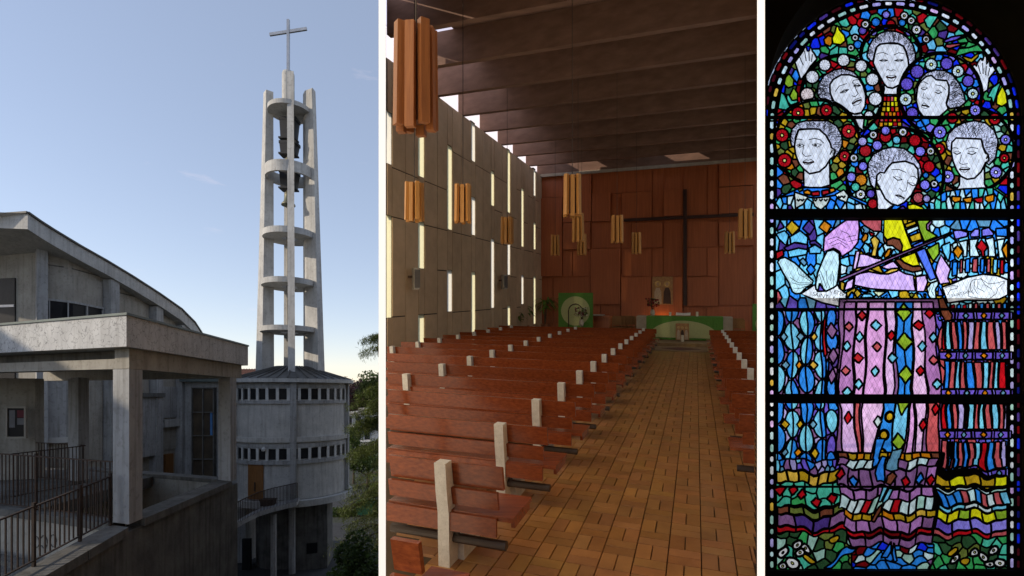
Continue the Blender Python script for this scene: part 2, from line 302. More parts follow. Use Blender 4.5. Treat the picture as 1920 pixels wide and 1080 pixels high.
# stair flank with its sloping coping
flank = thing('stair_flank_wall', 'weathered sloping coping beside the stairs in the left foreground', 'wall', (PO.x, PO.y, -10))
def slz(z0): return lambda p: z0-.088*max(0, (9.5-p[1]))
flank_loc = (-PO.x, -PO.y, 10)
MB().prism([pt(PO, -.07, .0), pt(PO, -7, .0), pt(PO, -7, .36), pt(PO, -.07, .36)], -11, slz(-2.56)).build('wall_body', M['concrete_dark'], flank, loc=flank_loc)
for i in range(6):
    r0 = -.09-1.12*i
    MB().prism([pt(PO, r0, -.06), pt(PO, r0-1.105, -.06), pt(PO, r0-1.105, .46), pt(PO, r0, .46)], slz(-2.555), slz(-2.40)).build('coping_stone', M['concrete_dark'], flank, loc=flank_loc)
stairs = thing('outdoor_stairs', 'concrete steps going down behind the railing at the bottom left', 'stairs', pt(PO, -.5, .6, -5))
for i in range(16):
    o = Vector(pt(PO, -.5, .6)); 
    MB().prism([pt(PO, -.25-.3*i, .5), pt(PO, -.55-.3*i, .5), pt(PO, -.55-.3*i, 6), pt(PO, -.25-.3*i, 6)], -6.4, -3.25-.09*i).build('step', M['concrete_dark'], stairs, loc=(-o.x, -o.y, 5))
# graffiti on the front wall below the railing
gf = MB()
for cx_, cy_, rr in ((2.55, -2.95, .13), (2.8, -2.98, .11), (2.25, -2.9, .12)):
    pth = [pt(PO, -.012, cx_+rr*math.cos(a)*.8, cy_+rr*math.sin(a)) for a in np.linspace(.5, 5.6, 14)]
    gf.tube(pth, .009, 4)
tag(gf.build('graffiti', M['grille']), 'faint grey looping spray paint marks on the wall behind the railing', 'graffiti')
# railings
def railing(name, label, pa, pb_, hb, ht, n, m, post=None, rr=.014, lo=.05):
    pa = Vector(pa); pb_ = Vector(pb_); root = thing(name, label, 'railing', pa)
    d = pb_-pa
    MB().bar((0, 0, ht), d+Vector((0, 0, ht)), .035, .022).build('top_rail', m, root)
    MB().bar((0, 0, lo), d+Vector((0, 0, lo)), .03, .018).build('bottom_rail', m, root)
    me = MB().box(-rr/2, rr/2, -rr/2, rr/2, hb, ht).mesh('baluster', m)
    for i in range(n):
        q = d*((i+.5)/n); link('baluster', me, root, q)
    for t in (post or []):
        MB().box(-.02, .02, -.02, .02, -.02, ht+.06).build('post', m, root, loc=d*t)
    return root
r0 = pt(PO, -.12, .40); z0 = slz(-2.40)(r0)
r1 = pt(PO, -4.6, .40); z1 = slz(-2.40)(r1)
railing('stair_railing', 'rusty iron railing sloping down along the stair coping in the foreground', (*r0, z0), (*r1, z1), .12, .9, 42, M['rust'], post=(.004, .19, .42, .8), rr=.017, lo=.1)
railing('terrace_railing', 'dark iron railing running left from the corner pillar of the porch', pt(PO, .18, .5, -2.40), pt(PO, .18, 9, -2.40), .04, 1.12, 62, M['iron'], post=(0.003, .3, .6), rr=.016)
railing('ramp_railing', 'dark iron railing in the shade at the back of the porch', pt(PO, 3.2, 4.6, -2.44), pt(PO, 3.2, 11, -2.44), .04, 1.05, 48, M['iron'])
railing('landing_railing', 'short iron railing running back between the porch pillars', pt(PO, .9, 4.9, -2.44), pt(PO, 3.1, 4.45, -2.44), .04, 1.05, 18, M['iron'])
# wall with notice board under the porch
wl = MB(); a = P(-40, 740, 14.8); b = P(66, 740, 15.2)
wl.prism([(a[0], a[1]), (b[0], b[1]), (b[0]-.1, b[1]+.4), (a[0], a[1]+.4)], -2.44, .47)
tag(wl.build('porch_wall', M['concrete_warm']), 'brown shaded wall under the porch that carries the notice board', 'wall')
nb = thing('notice_board', 'glazed notice board with pinned sheets in a pale metal frame', 'notice board', P(31, 822, 14.55))
wd = 38/F*14.55; hh = 60/F*14.55; t = .05
MB().box(-wd/2+t, wd/2-t, .005, .03, t, hh-t).build('backing', M['glass_dark'], nb)
for q in ((-wd/2, -wd/2+t, 0, hh), (wd/2-t, wd/2, 0, hh), (-wd/2+t, wd/2-t, 0, t), (-wd/2+t, wd/2-t, hh-t, hh)):
    MB().box(q[0], q[1], -.03, .04, q[2], q[3]).build('frame_bar', M['speaker'], nb)
M['red_paper'] = mat('dull_red_paper', (.16, .04, .05), rough=.9); M['grey_paper'] = mat('grey_paper', (.20, .20, .21), rough=.9)
for q, m_ in (((-.2, -.04, .3, .78), 'grey_paper'), ((.02, .22, .58, .78), 'red_paper'), ((.02, .22, .38, .56), 'grey_paper')):
    MB().box(q[0], q[1], -.004, .003, q[2], q[3]).build('pinned_sheet', M[m_], nb)

# ------------------------------------------------------------------ the curved hall
RE = [(52, 400, 428, 20), (75, 416, 440, 20.6), (100, 432, 454, 21.2), (150, 462, 479, 22.5), (200, 490, 503, 23.9), (250, 520, 529, 25.5), (300, 552, 559, 27.3), (340, 580, 584.5, 29), (365, 605, 603, 30.3), (378, 625, 620, 31.6)]
top = [Vector(P(x, y, d)) for x, y, b, d in RE]
th0 = .60
hall = thing('church_hall', 'large concrete church hall with curved overhanging roof edge behind the porch', 'building', (top[0].x, top[0].y, -10))
HL = (-top[0].x, -top[0].y, 10)
def off(i, k):                               # inward offset of the edge polyline
    a = top[max(i-1, 0)]; b = top[min(i+1, len(top)-1)]; t = Vector((b.x-a.x, b.y-a.y)).normalized(); n = Vector((-t.y, t.x))
    return Vector((top[i].x, top[i].y))+n*k
fl = Vector((-.985, .17))                    # front face direction
n = len(top); b = MB()
inn = [off(i, 7) for i in range(n)]
vs = [(p.x, p.y, p.z) for p in top]+[(q.x, q.y, top[i].z) for i, q in enumerate(inn)]
c0 = Vector((top[0].x, top[0].y))+fl*14
vs0 = [(p[0], p[1], p[2]-th0) for p in vs]
fs = [(i, i+1, n+i+1, n+i) for i in range(n-1)]
N2 = 2*n
b.add(vs+vs0, fs+[tuple(j+N2 for j in f) for f in fs]+[(i, i+1, N2+i+1, N2+i) for i in range(n-1)]+[(n-1, 2*n-1, N2+2*n-1, N2+n-1)])
zc = top[0].z
b.add([(top[0].x, top[0].y, zc), (c0.x, c0.y, zc), (c0.x+3, c0.y+7, zc), (inn[0].x, inn[0].y, zc), (top[0].x, top[0].y, zc-th0), (c0.x, c0.y, zc-th0), (c0.x+3, c0.y+7, zc-th0), (inn[0].x, inn[0].y, zc-th0)], [(0,1,2,3), (4,7,6,5), (0,4,5,1), (1,5,6,2)])
b.build('roof', M['concrete_light'], hall, loc=HL)
ec = MB()
for i in range(n-1): ec.bar(top[i]+Vector((.02, -.02, .03)), top[i+1]+Vector((.02, -.02, .03)), .1, .07)
ec.bar(top[0]+Vector((.02, -.03, .03)), Vector((c0.x, c0.y-.03, zc+.03)), .1, .07); ec.build('roof_edge_trim', M['dark_roof'], hall, loc=HL)
# curved side wall and front wall, pilasters, glazing, ledges
wi = [off(i, .95) for i in range(n)]; wb = [off(i, 1.35) for i in range(n)]
wi = [off(i, .5) for i in range(n)]; wb = [off(i, .9) for i in range(n)]
crn = Vector(P(72, 740, 21.8)[:2])
for k_ in range(3): wi[k_] = crn.lerp(wi[3], k_/3); wb[k_] = crn.lerp(wb[3], k_/3)+Vector((-.4, .1))
sw = MB(); m_ = n-1
for (lo_, hi_) in ((-11.0, None),):
    for i in range(m_):
        z = top[i].z-th0+.02; zz = top[i+1].z-th0+.02
        sw.add([(wi[i].x, wi[i].y, lo_), (wi[i+1].x, wi[i+1].y, lo_), (wb[i+1].x, wb[i+1].y, lo_), (wb[i].x, wb[i].y, lo_), (wi[i].x, wi[i].y, z), (wi[i+1].x, wi[i+1].y, zz), (wb[i+1].x, wb[i+1].y, zz), (wb[i].x, wb[i].y, z)], [(0,1,5,4), (2,3,7,6), (4,5,6,7)])
sw.build('side_wall', M['concrete_warm'], hall, loc=HL)
fw = wi[0]; fe = fw+fl*12
MB().prism([(fw.x, fw.y), (fe.x, fe.y), (fe.x, fe.y+.4), (fw.x, fw.y+.4)], -11, zc-th0+.02).build('front_wall', M['concrete_warm'], hall, loc=HL)
def wpt(px, out=0):                          # point of the side wall seen in a pixel column
    k = (px-CX)/F
    for i in range(n-1):
        a, b_ = wi[i], wi[i+1]
        fa, fb = a.x-k*a.y, b_.x-k*b_.y
        if fa*fb <= 0:
            t = fa/(fa-fb); q = a+(b_-a)*t; tt = (b_-a).normalized(); return q+Vector((tt.y, -tt.x))*out, tt, top[i].z+(top[i+1].z-top[i].z)*t-th0
    q = wi[-1]; return q, (wi[-1]-wi[-2]).normalized(), top[-1].z-th0
for px, w in ((77, .35), (201, .5), (286, .5), (333, .5), (362, .45)):
    q, t, z = wpt(px); nn = Vector((t.y, -t.x)); a = q-t*w/2; b_ = q+t*w/2
    MB().prism([(a.x, a.y), (b_.x, b_.y), (b_.x+nn.x*.4, b_.y+nn.y*.4), (a.x+nn.x*.4, a.y+nn.y*.4)], -11, z+.01).build('pilaster', M['concrete'], hall, loc=HL)
def band(px0, px1, z0, z1, out, thick, name, m, steps=6):
    mb = MB(); prev = None; qs = []
    for k in range(steps+1):
        q, t, _ = wpt(px0+(px1-px0)*k/steps); nn = Vector((t.y, -t.x)); qs.append((q+nn*(out-thick), q+nn*out))
    for (a, b_), (c_, d_) in zip(qs, qs[1:]):
        mb.add([(a.x,a.y,z0),(b_.x,b_.y,z0),(d_.x,d_.y,z0),(c_.x,c_.y,z0),(a.x,a.y,z1),(b_.x,b_.y,z1),(d_.x,d_.y,z1),(c_.x,c_.y,z1)], [(0,3,2,1),(4,5,6,7),(0,1,5,4),(1,2,6,5),(2,3,7,6),(3,0,4,7)])
    return mb.build(name, m, hall, loc=HL)
for a, b_, yj in ((82, 190, 505), (213, 277, 555), (296, 328, 590)):
    _, _, z_ = wpt((a+b_)/2); q_ = wpt((a+b_)/2)[0]; zj = (HZ-yj)/F*q_.y
    band(a, b_, zj, zj+.05, .012, .05, 'wall_joint', M['concrete_dark'])
    band(a, b_, -3, zj-.25, .05, .05, 'wall_panel', M['concrete_warm'])
q0 = wpt(135)[0]
zw1 = (HZ-563)/F*wpt(80)[0].y; zw0 = zw1-1.5
band(80, 188, zw0, zw1, .07, .05, 'clerestory_glass', M['glass_dark'])
for px in (80, 91, 126, 158, 188): band(px, px+2.4, zw0-.1, zw1+.04, .12, .09, 'mullion', M['concrete'], 1)
band(79, 190, zw1+.0, zw1+.09, .13, .1, 'window_head', M['concrete'])
# front face: dark tall window and box
zt_ = (HZ-510)/F*20.9
for l0, l1, zz0, zz1, out, m_, nm in ((1.13, 1.9, -.5, zt_, .06, M['glass_dark'], 'tall_window'), (.33, .9, zt_+1.2, zt_+1.95, .08, M['concrete_light'], 'concrete_box'), (1.13, 1.95, zt_-1.22, zt_-1.12, .1, M['steel'], 'window_bar')):
    a = fw+fl*l0; b_ = fw+fl*l1; MB().prism([(a.x, a.y-out), (b_.x, b_.y-out), (b_.x, b_.y), (a.x, a.y)], zz0, zz1).build(nm, m_, hall, loc=HL)
# lower wall seen under the porch
for a, b_, y0, y1, out, nm, m_ in ((66, 150, 820, 714, .1, 'lower_panel', M['concrete']), (252, 292, 855, 744, .35, 'lower_panel', M['concrete']), (252, 293, 744, 737, .5, 'ledge', M['concrete_dark']), (299, 330, 800, 786, .3, 'ledge', M['concrete_light']), (66, 150, 830, 820, .22, 'ledge', M['concrete_light']),
                                   (303, 318, 890, 851, .22, 'door', M['door_wood']), (252, 258, 886, 871, .2, 'window_pane', M['steel']), (299, 330, 783, 725, .12, 'lower_panel', M['concrete'])):
    yy = wpt((a+b_)/2)[0].y; band(a, b_, (HZ-y0)/F*yy, (HZ-y1)/F*yy, out, out, nm, m_)

# ------------------------------------------------------------------ link block between hall and drum
lk = thing('link_block', 'low concrete link with tall amber glazing between hall and round building', 'building', P(390, 740, 29.5)); lo_ = P(390, 740, 29.5)
def lb(px0, px1, y0, y1, d0, d1, name, m):
    a = P(px0, y0, d0); b = P(px1, y1, d0)
    return MB().box(a[0]-lo_[0], b[0]-lo_[0], d0-lo_[1], d1-lo_[1], a[2], b[2]).build(name, m, lk)
lb(338, 460, 1080, 716, 29.5, 33, 'wall', M['concrete']); lb(336, 462, 715.5, 707, 29.1, 33.2, 'roof_edge', M['coping_metal'])
lb(361, 399, 897, 729, 29.3, 29.49, 'glazing', M['glass_brown'])
for x in (358.5, 379, 399): lb(x, x+1.6, 899, 727, 29.2, 29.48, 'mullion', M['concrete_dark'])
for y in (727, 773, 817, 861, 899): lb(358.5, 400.6, y+.9, y-.7, 29.17, 29.47, 'transom', M['concrete_dark'])
lb(394, 398, 816, 772, 29.27, 29.4, 'blue_pane', mat('blue_pane', (.08, .22, .5), rough=.2))
lb(428, 436, 900, 716, 28.9, 29.4, 'corner_pier', M['concrete'])
tr = thing('tiled_roof', 'clay tiled roof showing just above the link behind the porch corner', 'roof', P(420, 712, 36)); o_ = P(420, 712, 36)
me = MB().tube([(0, 0, 0), (0, 1.6, .75)], .11, 6).mesh('roof_tile_row', M['tile_roof'])
a0 = P(362, 712, 36); a1 = P(462, 712, 36); nn_ = 20
MB().prism([(a0[0]-o_[0], .1), (a1[0]-o_[0], .1), (a1[0]-o_[0], 1.6), (a0[0]-o_[0], 1.6)], -1.5, lambda p: -.05+.45*p[1]).build('roof_deck', M['tile_roof'], tr)
for i in range(nn_): link('roof_tile_row', me, tr, (a0[0]-o_[0]+(a1[0]-a0[0])*i/(nn_-1), 0, 0))

# ------------------------------------------------------------------ round building (drum)
DD = 30.0; dc = P(549, 740, DD); R0 = 2.93; VA_ = math.radians(22.6)
def zy(y, d=DD-R0*.923): return (HZ-y)/F*d
drum = thing('round_building', 'two storey round concrete building with window bands under the bell tower', 'building', (dc[0], dc[1], -9.5)); DL = (0, 0, 9.5)
def db(mb, name, m, par=None, smooth=False): return mb.build(name, m, par or drum, loc=DL if par is None else (0, 0, 0), smooth=smooth)
ztop = zy(716); zbot = zy(937)
db(MB().lathe([(R0, zbot), (R0, ztop)], 96), 'wall', M['concrete_light'], smooth=True)
rf = MB(); zap = zy(690, DD)
rf.lathe([(0, ztop), (R0+.36, ztop), (R0+.36, ztop+.16), (R0+.28, ztop+.2), (.6, zap+.1), (0, zap+.12)], 40); db(rf, 'roof', M['dark_roof'])
for k in range(40):
    q = 2*math.pi*k/40; c_, s_ = math.cos(q), math.sin(q)
    db(MB().bar((c_*(R0+.25), s_*(R0+.25), ztop+.23), (c_*.9, s_*.9, zap+.07), .05, .05), 'roof_seam', M['dark_roof'])
db(MB().lathe([(R0+.365, ztop-.02), (R0+.39, ztop-.02), (R0+.39, ztop+.17), (R0+.365, ztop+.17)], 64), 'eave_trim', M['concrete_light'])
def ring(y0, y1, r0, r1, name, m, dd=DD-R0*.923): return db(MB().lathe([(r0, zy(y0, dd)), (r1, zy(y0, dd)), (r1, zy(y1, dd)), (r0, zy(y1, dd))], 128), name, m)
ring(757, 751, R0-.1, R0+.10, 'sill_ring', M['concrete']); ring(727.5, 720, R0-.1, R0+.07, 'lintel_ring', M['concrete'])
ring(829, 820, R0-.1, R0+.16, 'string_course', M['concrete_light']); ring(840, 832, R0-.1, R0+.09, 'lintel_ring', M['concrete']); ring(870, 863, R0-.1, R0+.12, 'sill_ring', M['concrete'])
ring(950, 938, 1.5, R0+.33, 'floor_slab', M['concrete_light'])
for y0, y1 in ((751, 727.5), (863, 840)):
    za, zb_ = zy(y0), zy(y1)
    # openings: dark panes set between white blocks
    nW = 36
    for k in range(nW):
        q0_ = 2*math.pi*k/nW
        if math.sin(q0_-VA_) > .35: continue
        wp = db(MB().lathe([(R0+.02, za+.06), (R0+.03, za+.06), (R0+.03, zb_-.04), (R0+.02, zb_-.04)], 3, a0=q0_, a1=q0_+.125), 'window', M['glass_dark'])
        db(MB().lathe([(R0+.01, za), (R0+.09, za), (R0+.09, zb_), (R0+.01, zb_), (R0+.01, za)], 2, a0=q0_+.125, a1=q0_+.1745), 'window_block', M['white_frame'])
for k in range(12):
    q = math.radians(-90+30*k+.5)+VA_
    if math.sin(q-VA_) > -.9: continue
    c_, s_ = math.cos(q), math.sin(q); 
    big = (k % 3 == 0)
    if not big: continue
    tx = Vector((-s_, c_))*.15; rd = Vector((c_, s_))
    a = rd*(R0-.05)-tx; b_ = rd*(R0-.05)+tx; c2 = rd*(R0+.2)+tx; d2 = rd*(R0+.2)-tx
    db(MB().prism([tuple(a), tuple(b_), tuple(c2), tuple(d2)], zbot+.01, ztop-.01), 'pilaster', M['concrete'])
for ang in (math.radians(-71)+VA_, math.radians(72)+VA_):
    rd = Vector((math.sin(ang), -math.cos(ang))); tx = Vector((math.cos(ang), math.sin(ang)))*.14
    a = rd*(R0-.05)-tx; b_ = rd*(R0-.05)+tx; c2 = rd*(R0+.2)+tx; d2 = rd*(R0+.2)-tx
    db(MB().prism([tuple(a), tuple(b_), tuple(c2), tuple(d2)], zbot+.01, ztop-.01), 'pilaster', M['concrete'])
ad = math.radians(-90-37)+VA_
dr = db(MB().lathe([(R0, zbot+.05), (R0+.05, zbot+.05), (R0+.05, zy(868)), (R0, zy(868))], 5, a0=ad-.16, a1=ad+.16), 'door', M['door_wood'])
db(MB().bar((math.cos(ad)*(R0+.08), math.sin(ad)*(R0+.08), zy(920)), (math.cos(ad)*(R0+.08), math.sin(ad)*(R0+.08), zy(903)), .05, .05), 'door_handle', M['iron'], par=dr)
lampd = db(MB().lathe([(0, .0), (.1, .03), (.12, .12), (.05, .24), (0, .25)], 10, c=(math.cos(ad+.2)*(R0+.25), math.sin(ad+.2)*(R0+.25), zy(845))), 'wall_lamp', M['white_frame'])
# stem and columns below the drum
db(MB().lathe([(1.9, -9.9), (1.9, zbot+.05)], 28), 'stem', M['concrete_dark'])
MBs = MB().prism([(.9, -2.2), (2.5, -1.5), (2.0, .8), (.2, .4)], -9.9, zbot-.2); db(MBs, 'service_core', M['concrete_dark'])
db(MB().prism([(1.55, -1.96), (2.05, -1.74), (2.03, -1.68), (1.53, -1.9)], -8.5, -7.95), 'core_window', M['glass_dark'])
db(MB().tube([(1.05, -2.6, -9.9), (1.05, -2.6, zbot)], .17, 10), 'column', M['concrete'])
db(MB().box(-1.9, -1.45, -1.95, -1.8, -9.7, -7.7), 'core_door', M['glass_dark'])
# footbridge with curved railing leading to the drum door
fb = thing('footbridge', 'curved concrete footbridge with thin railing leading to the brown door', 'bridge', P(500, 940, 26)); fo = Vector(P(500, 940, 26))
arc = [Vector(P(x, y, d)) for x, y, d in ((556, 941, 26.3), (535, 946, 26.0), (510, 952, 25.6), (485, 960, 25.1), (460, 972, 24.5), (430, 989, 23.7), (400, 1010, 22.8))]
dk = MB()
for a, b_ in zip(arc, arc[1:]):
    w_ = Vector((-.35, 1.35, 0)); a_, b2 = a-fo, b_-fo; dz = Vector((0, 0, .22))
    dk.add([a_-dz, b2-dz, b2+w_-dz, a_+w_-dz, a_, b2, b2+w_, a_+w_], [(0,3,2,1),(4,5,6,7),(0,1,5,4),(1,2,6,5),(2,3,7,6),(3,0,4,7)])
dk.build('deck', M['concrete'], fb)
hr = MB()
for a, b_ in zip(arc, arc[1:]):
    hr.bar(a-fo+Vector((0, 0, .95)), b_-fo+Vector((0, 0, .95)), .05, .03)
hr.build('handrail', M['iron'], fb)
bm_ = MB().box(-.012, .012, -.012, .012, 0, .95).mesh('baluster', M['iron'])
for k in range(56):
    t = k/55*(len(arc)-1); i = min(int(t), len(arc)-2); link('baluster', bm_, fb, arc[i].lerp(arc[i+1], t-i)-fo+Vector((.02, .05, 0)))
MB().tube([Vector(P(513, 960, 26))-fo+Vector((0, 0, -.1)), Vector((P(513, 960, 26)[0], 26, -9.6))-fo], .14, 10).build('column', M['concrete'], fb)
pp = P(503, 947, 26.4)
tag(MB().prism([(-.3, -.2), (.3, -.2), (.3, .2), (-.3, .2)], 0, .34, [(-.34, -.24), (.34, -.24), (.34, .24), (-.34, .24)]).build('planter', M['rust'], loc=(pp[0], pp[1], pp[2]-.02)), 'brown planter box standing on the footbridge by the door', 'planter')

# ------------------------------------------------------------------ bell tower
tw = thing('bell_tower', 'tall tapering concrete bell tower of four fins with ring platforms', 'tower', (dc[0], dc[1], zap)); TL = (0, 0, -zap)
def tb(mb, name, m, par=None, smooth=False): return mb.build(name, m, par or tw, loc=TL if par is None else (0, 0, 0), smooth=smooth)
def tx(px, d=DD): return (px-CX)/F*d-dc[0]
def leg(bq, tq, y_top, y_bot=698, yt2=None):
    zb_, zt2 = zy(y_bot, DD), zy(y_top, DD)
    n_ = len(bq); mb = MB()
    mb.add([(x, y, zb_) for x, y in bq]+[(x, y, zt2+(yt2[i] if yt2 else 0)) for i, (x, y) in enumerate(tq)], [tuple(range(n_))[::-1], tuple(range(n_, 2*n_))]+[(i, (i+1) % n_, n_+(i+1) % n_, n_+i) for i in range(n_)])
    return tb(mb, 'fin', M['tower'])
def q4(p): return [(tx(a, DD+d), d) for a, d in p]
leg(q4([(479, .15), (491, -.32), (514, .02), (510, .45)]), q4([(494, .1), (499, -.22), (512.5, .02), (510, .4)]), 172)
leg(q4([(575, .0), (597, -.36), (609, .12), (569, .42)]), q4([(571.5, .0), (586, -.28), (591.5, .1), (568, .38)]), 170)
leg(q4([(540, -1.75), (553.5, -1.75), (553, -1.1), (540.5, -1.1)]), q4([(538, -.98), (550.5, -.98), (550, -.6), (538.5, -.6)]), 153, 701)
leg(q4([(532, 1.2), (541, 1.15), (543, 1.6), (533, 1.65)]), q4([(533, .7), (541, .65), (543, 1.0), (534, 1.05)]), 172)
def disc(y, r_px, th_px, hole, name='ring_platform', cxp=543.5):
    r = r_px/F*DD; h = th_px/F*DD; z = zy(y, DD-r); cx_ = tx(cxp); hr_ = hole*r
    return tb(MB().lathe([(hr_, z), (r, z), (r, z+h), (hr_, z+h), (hr_, z)], 48, c=(cx_, 0, 0)), name, M['tower'])
disc(192, 38.5, 8, .0); disc(318.5, 42.5, 20, .88, 'ring_band'); disc(434, 47, 11, .30); disc(528, 49, 10, .30); disc(618, 51, 9, .30)
tb(MB().lathe([(.30, zy(196, DD)), (.335, zy(196, DD)), (.335, zy(140, DD)), (.30, zy(136, DD)), (0, zy(135, DD))], 20, c=(tx(540.5), 0, 0)), 'cap_cylinder', M['tower'], smooth=False)
tb(MB().tube([(tx(540.5), 0, zy(640, DD)), (tx(540.5), 0, zy(185, DD))], .10, 8), 'bell_post', M['concrete_warm'])
for yt, yb_, wpx in ((226, 262, 14.5), (270, 291, 14.5), (324, 355, 14.5)):
    w_ = wpx/F*DD; z1, z0_ = zy(yt, DD), zy(yb_, DD); x0 = tx(543)
    tb(MB().box(x0-w_-.03, x0+w_+.05, -.35, .35, z1-.1, z1+.06), 'bell_yoke', M['bell_black'])
    tb(MB().prism([(x0-w_*.9, -.3), (x0+w_*.8, -.3), (x0+w_*.8, .3), (x0-w_*.9, .3)], z0_+.05, z1-.1, [(x0-w_, -.34), (x0+w_, -.34), (x0+w_, .34), (x0-w_, .34)]), 'bell_louvre', M['bell_black'])
    tb(MB().box(x0-w_*1.15, x0+w_*.95, -.33, .33, z0_-.04, z0_+.045), 'bell_bracket', M['bell_black'])
for yb_, s in ((386, 1.0), (320, .8)):
    z0_ = zy(yb_, DD); x0 = tx(542)
    tb(MB().lathe([(.0, .05), (.30*s, .0), (.38*s, -.02), (.37*s, .05), (.25*s, .2), (.19*s, .55), (.15*s, .75), (.0, .8)], 20, c=(x0, -.1, z0_)), 'bell', M['bronze'], smooth=True)
cz0, cz1 = zy(136, DD), zy(37, DD)
xr = thing('tower_cross', 'slim pale metal cross standing on top of the bell tower', 'cross', (dc[0]+tx(540.5), dc[1], cz0))
MB().bar((0, 0, 0), (0, 0, cz1-cz0), .14, .14).build('upright', M['steel'], xr)
MB().bar((tx(506)-tx(541), .02, zy(64.5, DD)-cz0), (tx(576)-tx(541), -.02, zy(54.5, DD)-cz0), .11, .16).build('crossbar', M['steel'], xr)
for x_, y_ in ((482, 618), (514.5, 646)):
    pass

# ------------------------------------------------------------------ vegetation and distance
def leaves(n, fn, size, jit=.5, droop=0, col=(1, 1, 1), cj=.35, seed=1, aspect=.45):
    rs = np.random.RandomState(seed); c = np.array([fn(rs) for _ in range(n)])
    a = rs.normal(size=(n, 3)); a[:, 2] = a[:, 2]*.6-droop; a /= np.linalg.norm(a, axis=1)[:, None]
    b = np.cross(a, rs.normal(size=(n, 3))); b /= np.linalg.norm(b, axis=1)[:, None]
    s = size*(1+jit*(rs.rand(n, 1)-.5)*2); a = a*s; b = b*s*aspect
    v = np.stack([c-a*.5, c+b*.5, c+a*.6, c-b*.5], 1).reshape(-1, 3)
    mb = MB(); mb.col = (1, 1, 1); mb.v = [tuple(x) for x in v]; mb.f = [(4*i, 4*i+1, 4*i+2, 4*i+3) for i in range(n)]
    k = 1+cj*(rs.rand(n)-.5)*2; mb.c = [(col[0]*q, col[1]*q, col[2]*q*.9) for q in k]
    return mb
# conifer whose branches reach in from the right
tp = Vector(P(726, 740, 24)); tree = thing('conifer_tree', 'conifer with drooping needle branches at the right edge of the outdoor view', 'tree', (tp.x, tp.y, gz(24)))
H0 = gz(24)
MB().tube([(0, 0, 0), (.05, 0, 6), (0, .05, 12.0)], [.28, .2, .03], 8).build('trunk', M['bark'], tree)
rs = np.random.RandomState(3); br = MB(); segs = []
for i in range(105):
    z = 2.6+9.4*rs.rand(); ln = (2.7-.165*z)*(.75+.5*rs.rand())+.3; q = rs.rand()*2*math.pi
    p0 = Vector((0, 0, z)); pts = [p0]
    for t in (.33, .66, 1):
        pts.append(Vector((math.cos(q)*ln*t, math.sin(q)*ln*t, z+.25*t*ln*.4-.5*ln*t*t*.6)))
    br.tube(pts, [.035, .025, .015, .005], 4); segs += [(a, b_, ln) for a, b_ in zip(pts[0:], pts[1:])]
br.build('limb', M['bark'], tree)
def needle(r_):
    a, b_, ln = segs[r_.randint(len(segs))]; p_ = a.lerp(b_, r_.rand()); s = .05+.035*ln
    return (p_.x+r_.normal()*s, p_.y+r_.normal()*s, p_.z+r_.normal()*s*.7-abs(r_.normal())*.16)
tag(leaves(90000, needle, .16, .5, .9, (1, 1, 1), .6, 4, .11).build('crown', M['conifer'], tree, fix=False), kind='stuff')
def bush(name, label, c, r, n, size, m, seed, group=None, cat='bush', base=None, trunk=True, lobes=14):
    c = Vector(c); b0 = base if base is not None else c.z-r[2]
    root = thing(name, label, cat, (c.x, c.y, b0), group); rs_ = np.random.RandomState(seed)
    lo_b = [(Vector((rs_.normal()*r[0]*.45, rs_.normal()*r[1]*.45, c.z-b0+rs_.normal()*r[2]*.42)), .35+.35*rs_.rand()) for _ in range(lobes)]
    def f(r_):
        q, s = lo_b[r_.randint(lobes)]; d = r_.normal(size=3); d /= np.linalg.norm(d); k = s*(.6+.45*r_.rand())
        return (q.x+d[0]*k*r[0], q.y+d[1]*k*r[1], max(.05, q.z+d[2]*k*r[2]))
    leaves(n, f, size, .5, .1, (1, 1, 1), .5, seed, .55).build('crown', m, root, fix=False)
    if trunk:
        tk = MB(); tk.tube([(0, 0, -.1), (.05, 0, (c.z-b0)*.9)], [r[0]*.07+.04, r[0]*.03], 6)
        for k in range(6):
            q = lo_b[k][0]; tk.tube([(0.03, 0, (c.z-b0)*.4), tuple(q)], [r[0]*.035+.015, .01], 5)
        tk.build('trunk', M['bark'], root)
    return root
for i, (px, py, d, rx, lab) in enumerate(((612, 1075, 19, 1.0, 'low leafy hedge clump in the bottom corner below the round building'), (655, 1062, 18.5, 1.2, 'middle leafy hedge clump beside the white strip at the bottom'), (700, 1035, 18, 1.1, 'tallest leafy hedge clump against the white strip at the bottom'))):
    c = P(px, py, d); bush('hedge_shrub', lab, (c[0], c[1], (c[2]+gz(d))/2), (rx, 1.2, (c[2]-gz(d))*.5), 9000, .13, M['leaf'], 20+i, 'hedge shrubs in the bottom corner', base=gz(d))
for i, (px, py, d, r_, m_, nm, lab) in enumerate(((668, 745, 105, (5.5, 5, 4.6), 'copper', 'copper_beech', 'dark purple tree rising above the white apartment roofs'), (693, 740, 118, (5, 5, 5), 'leaf', 'broadleaf_tree', 'green round tree on the skyline right of the purple tree'), (725, 745, 120, (6, 5, 5), 'leaf', 'broadleaf_tree', 'green tree on the skyline hidden mostly by the conifer'),
                                      (640, 760, 130, (7, 5, 4.5), 'leaf', 'broadleaf_tree', 'green tree on the skyline behind the round building'), (663, 830, 60, (1.6, 1.6, 2.0), 'leaf', 'garden_bush', 'green bush in front of the white apartments'), (690, 862, 58, (2.6, 1.4, 1.3), 'leaf', 'garden_bush', 'low green bush by the road under the conifer'))):
    c = P(px, py, d); bush(nm, lab, c, r_, 5000 if d > 90 else 3500, .55 if d > 90 else .22, M[m_], 40+i, cat='tree' if d > 90 else 'bush', base=-10.2)
c = P(640, 932, 44); bush('clipped_hedge', 'low clipped hedge strip in front of the bins', (c[0], c[1], gz(44)+.3), (1.9, .5, .45), 3500, .12, M['leaf'], 60, cat='hedge', base=gz(44), trunk=False)
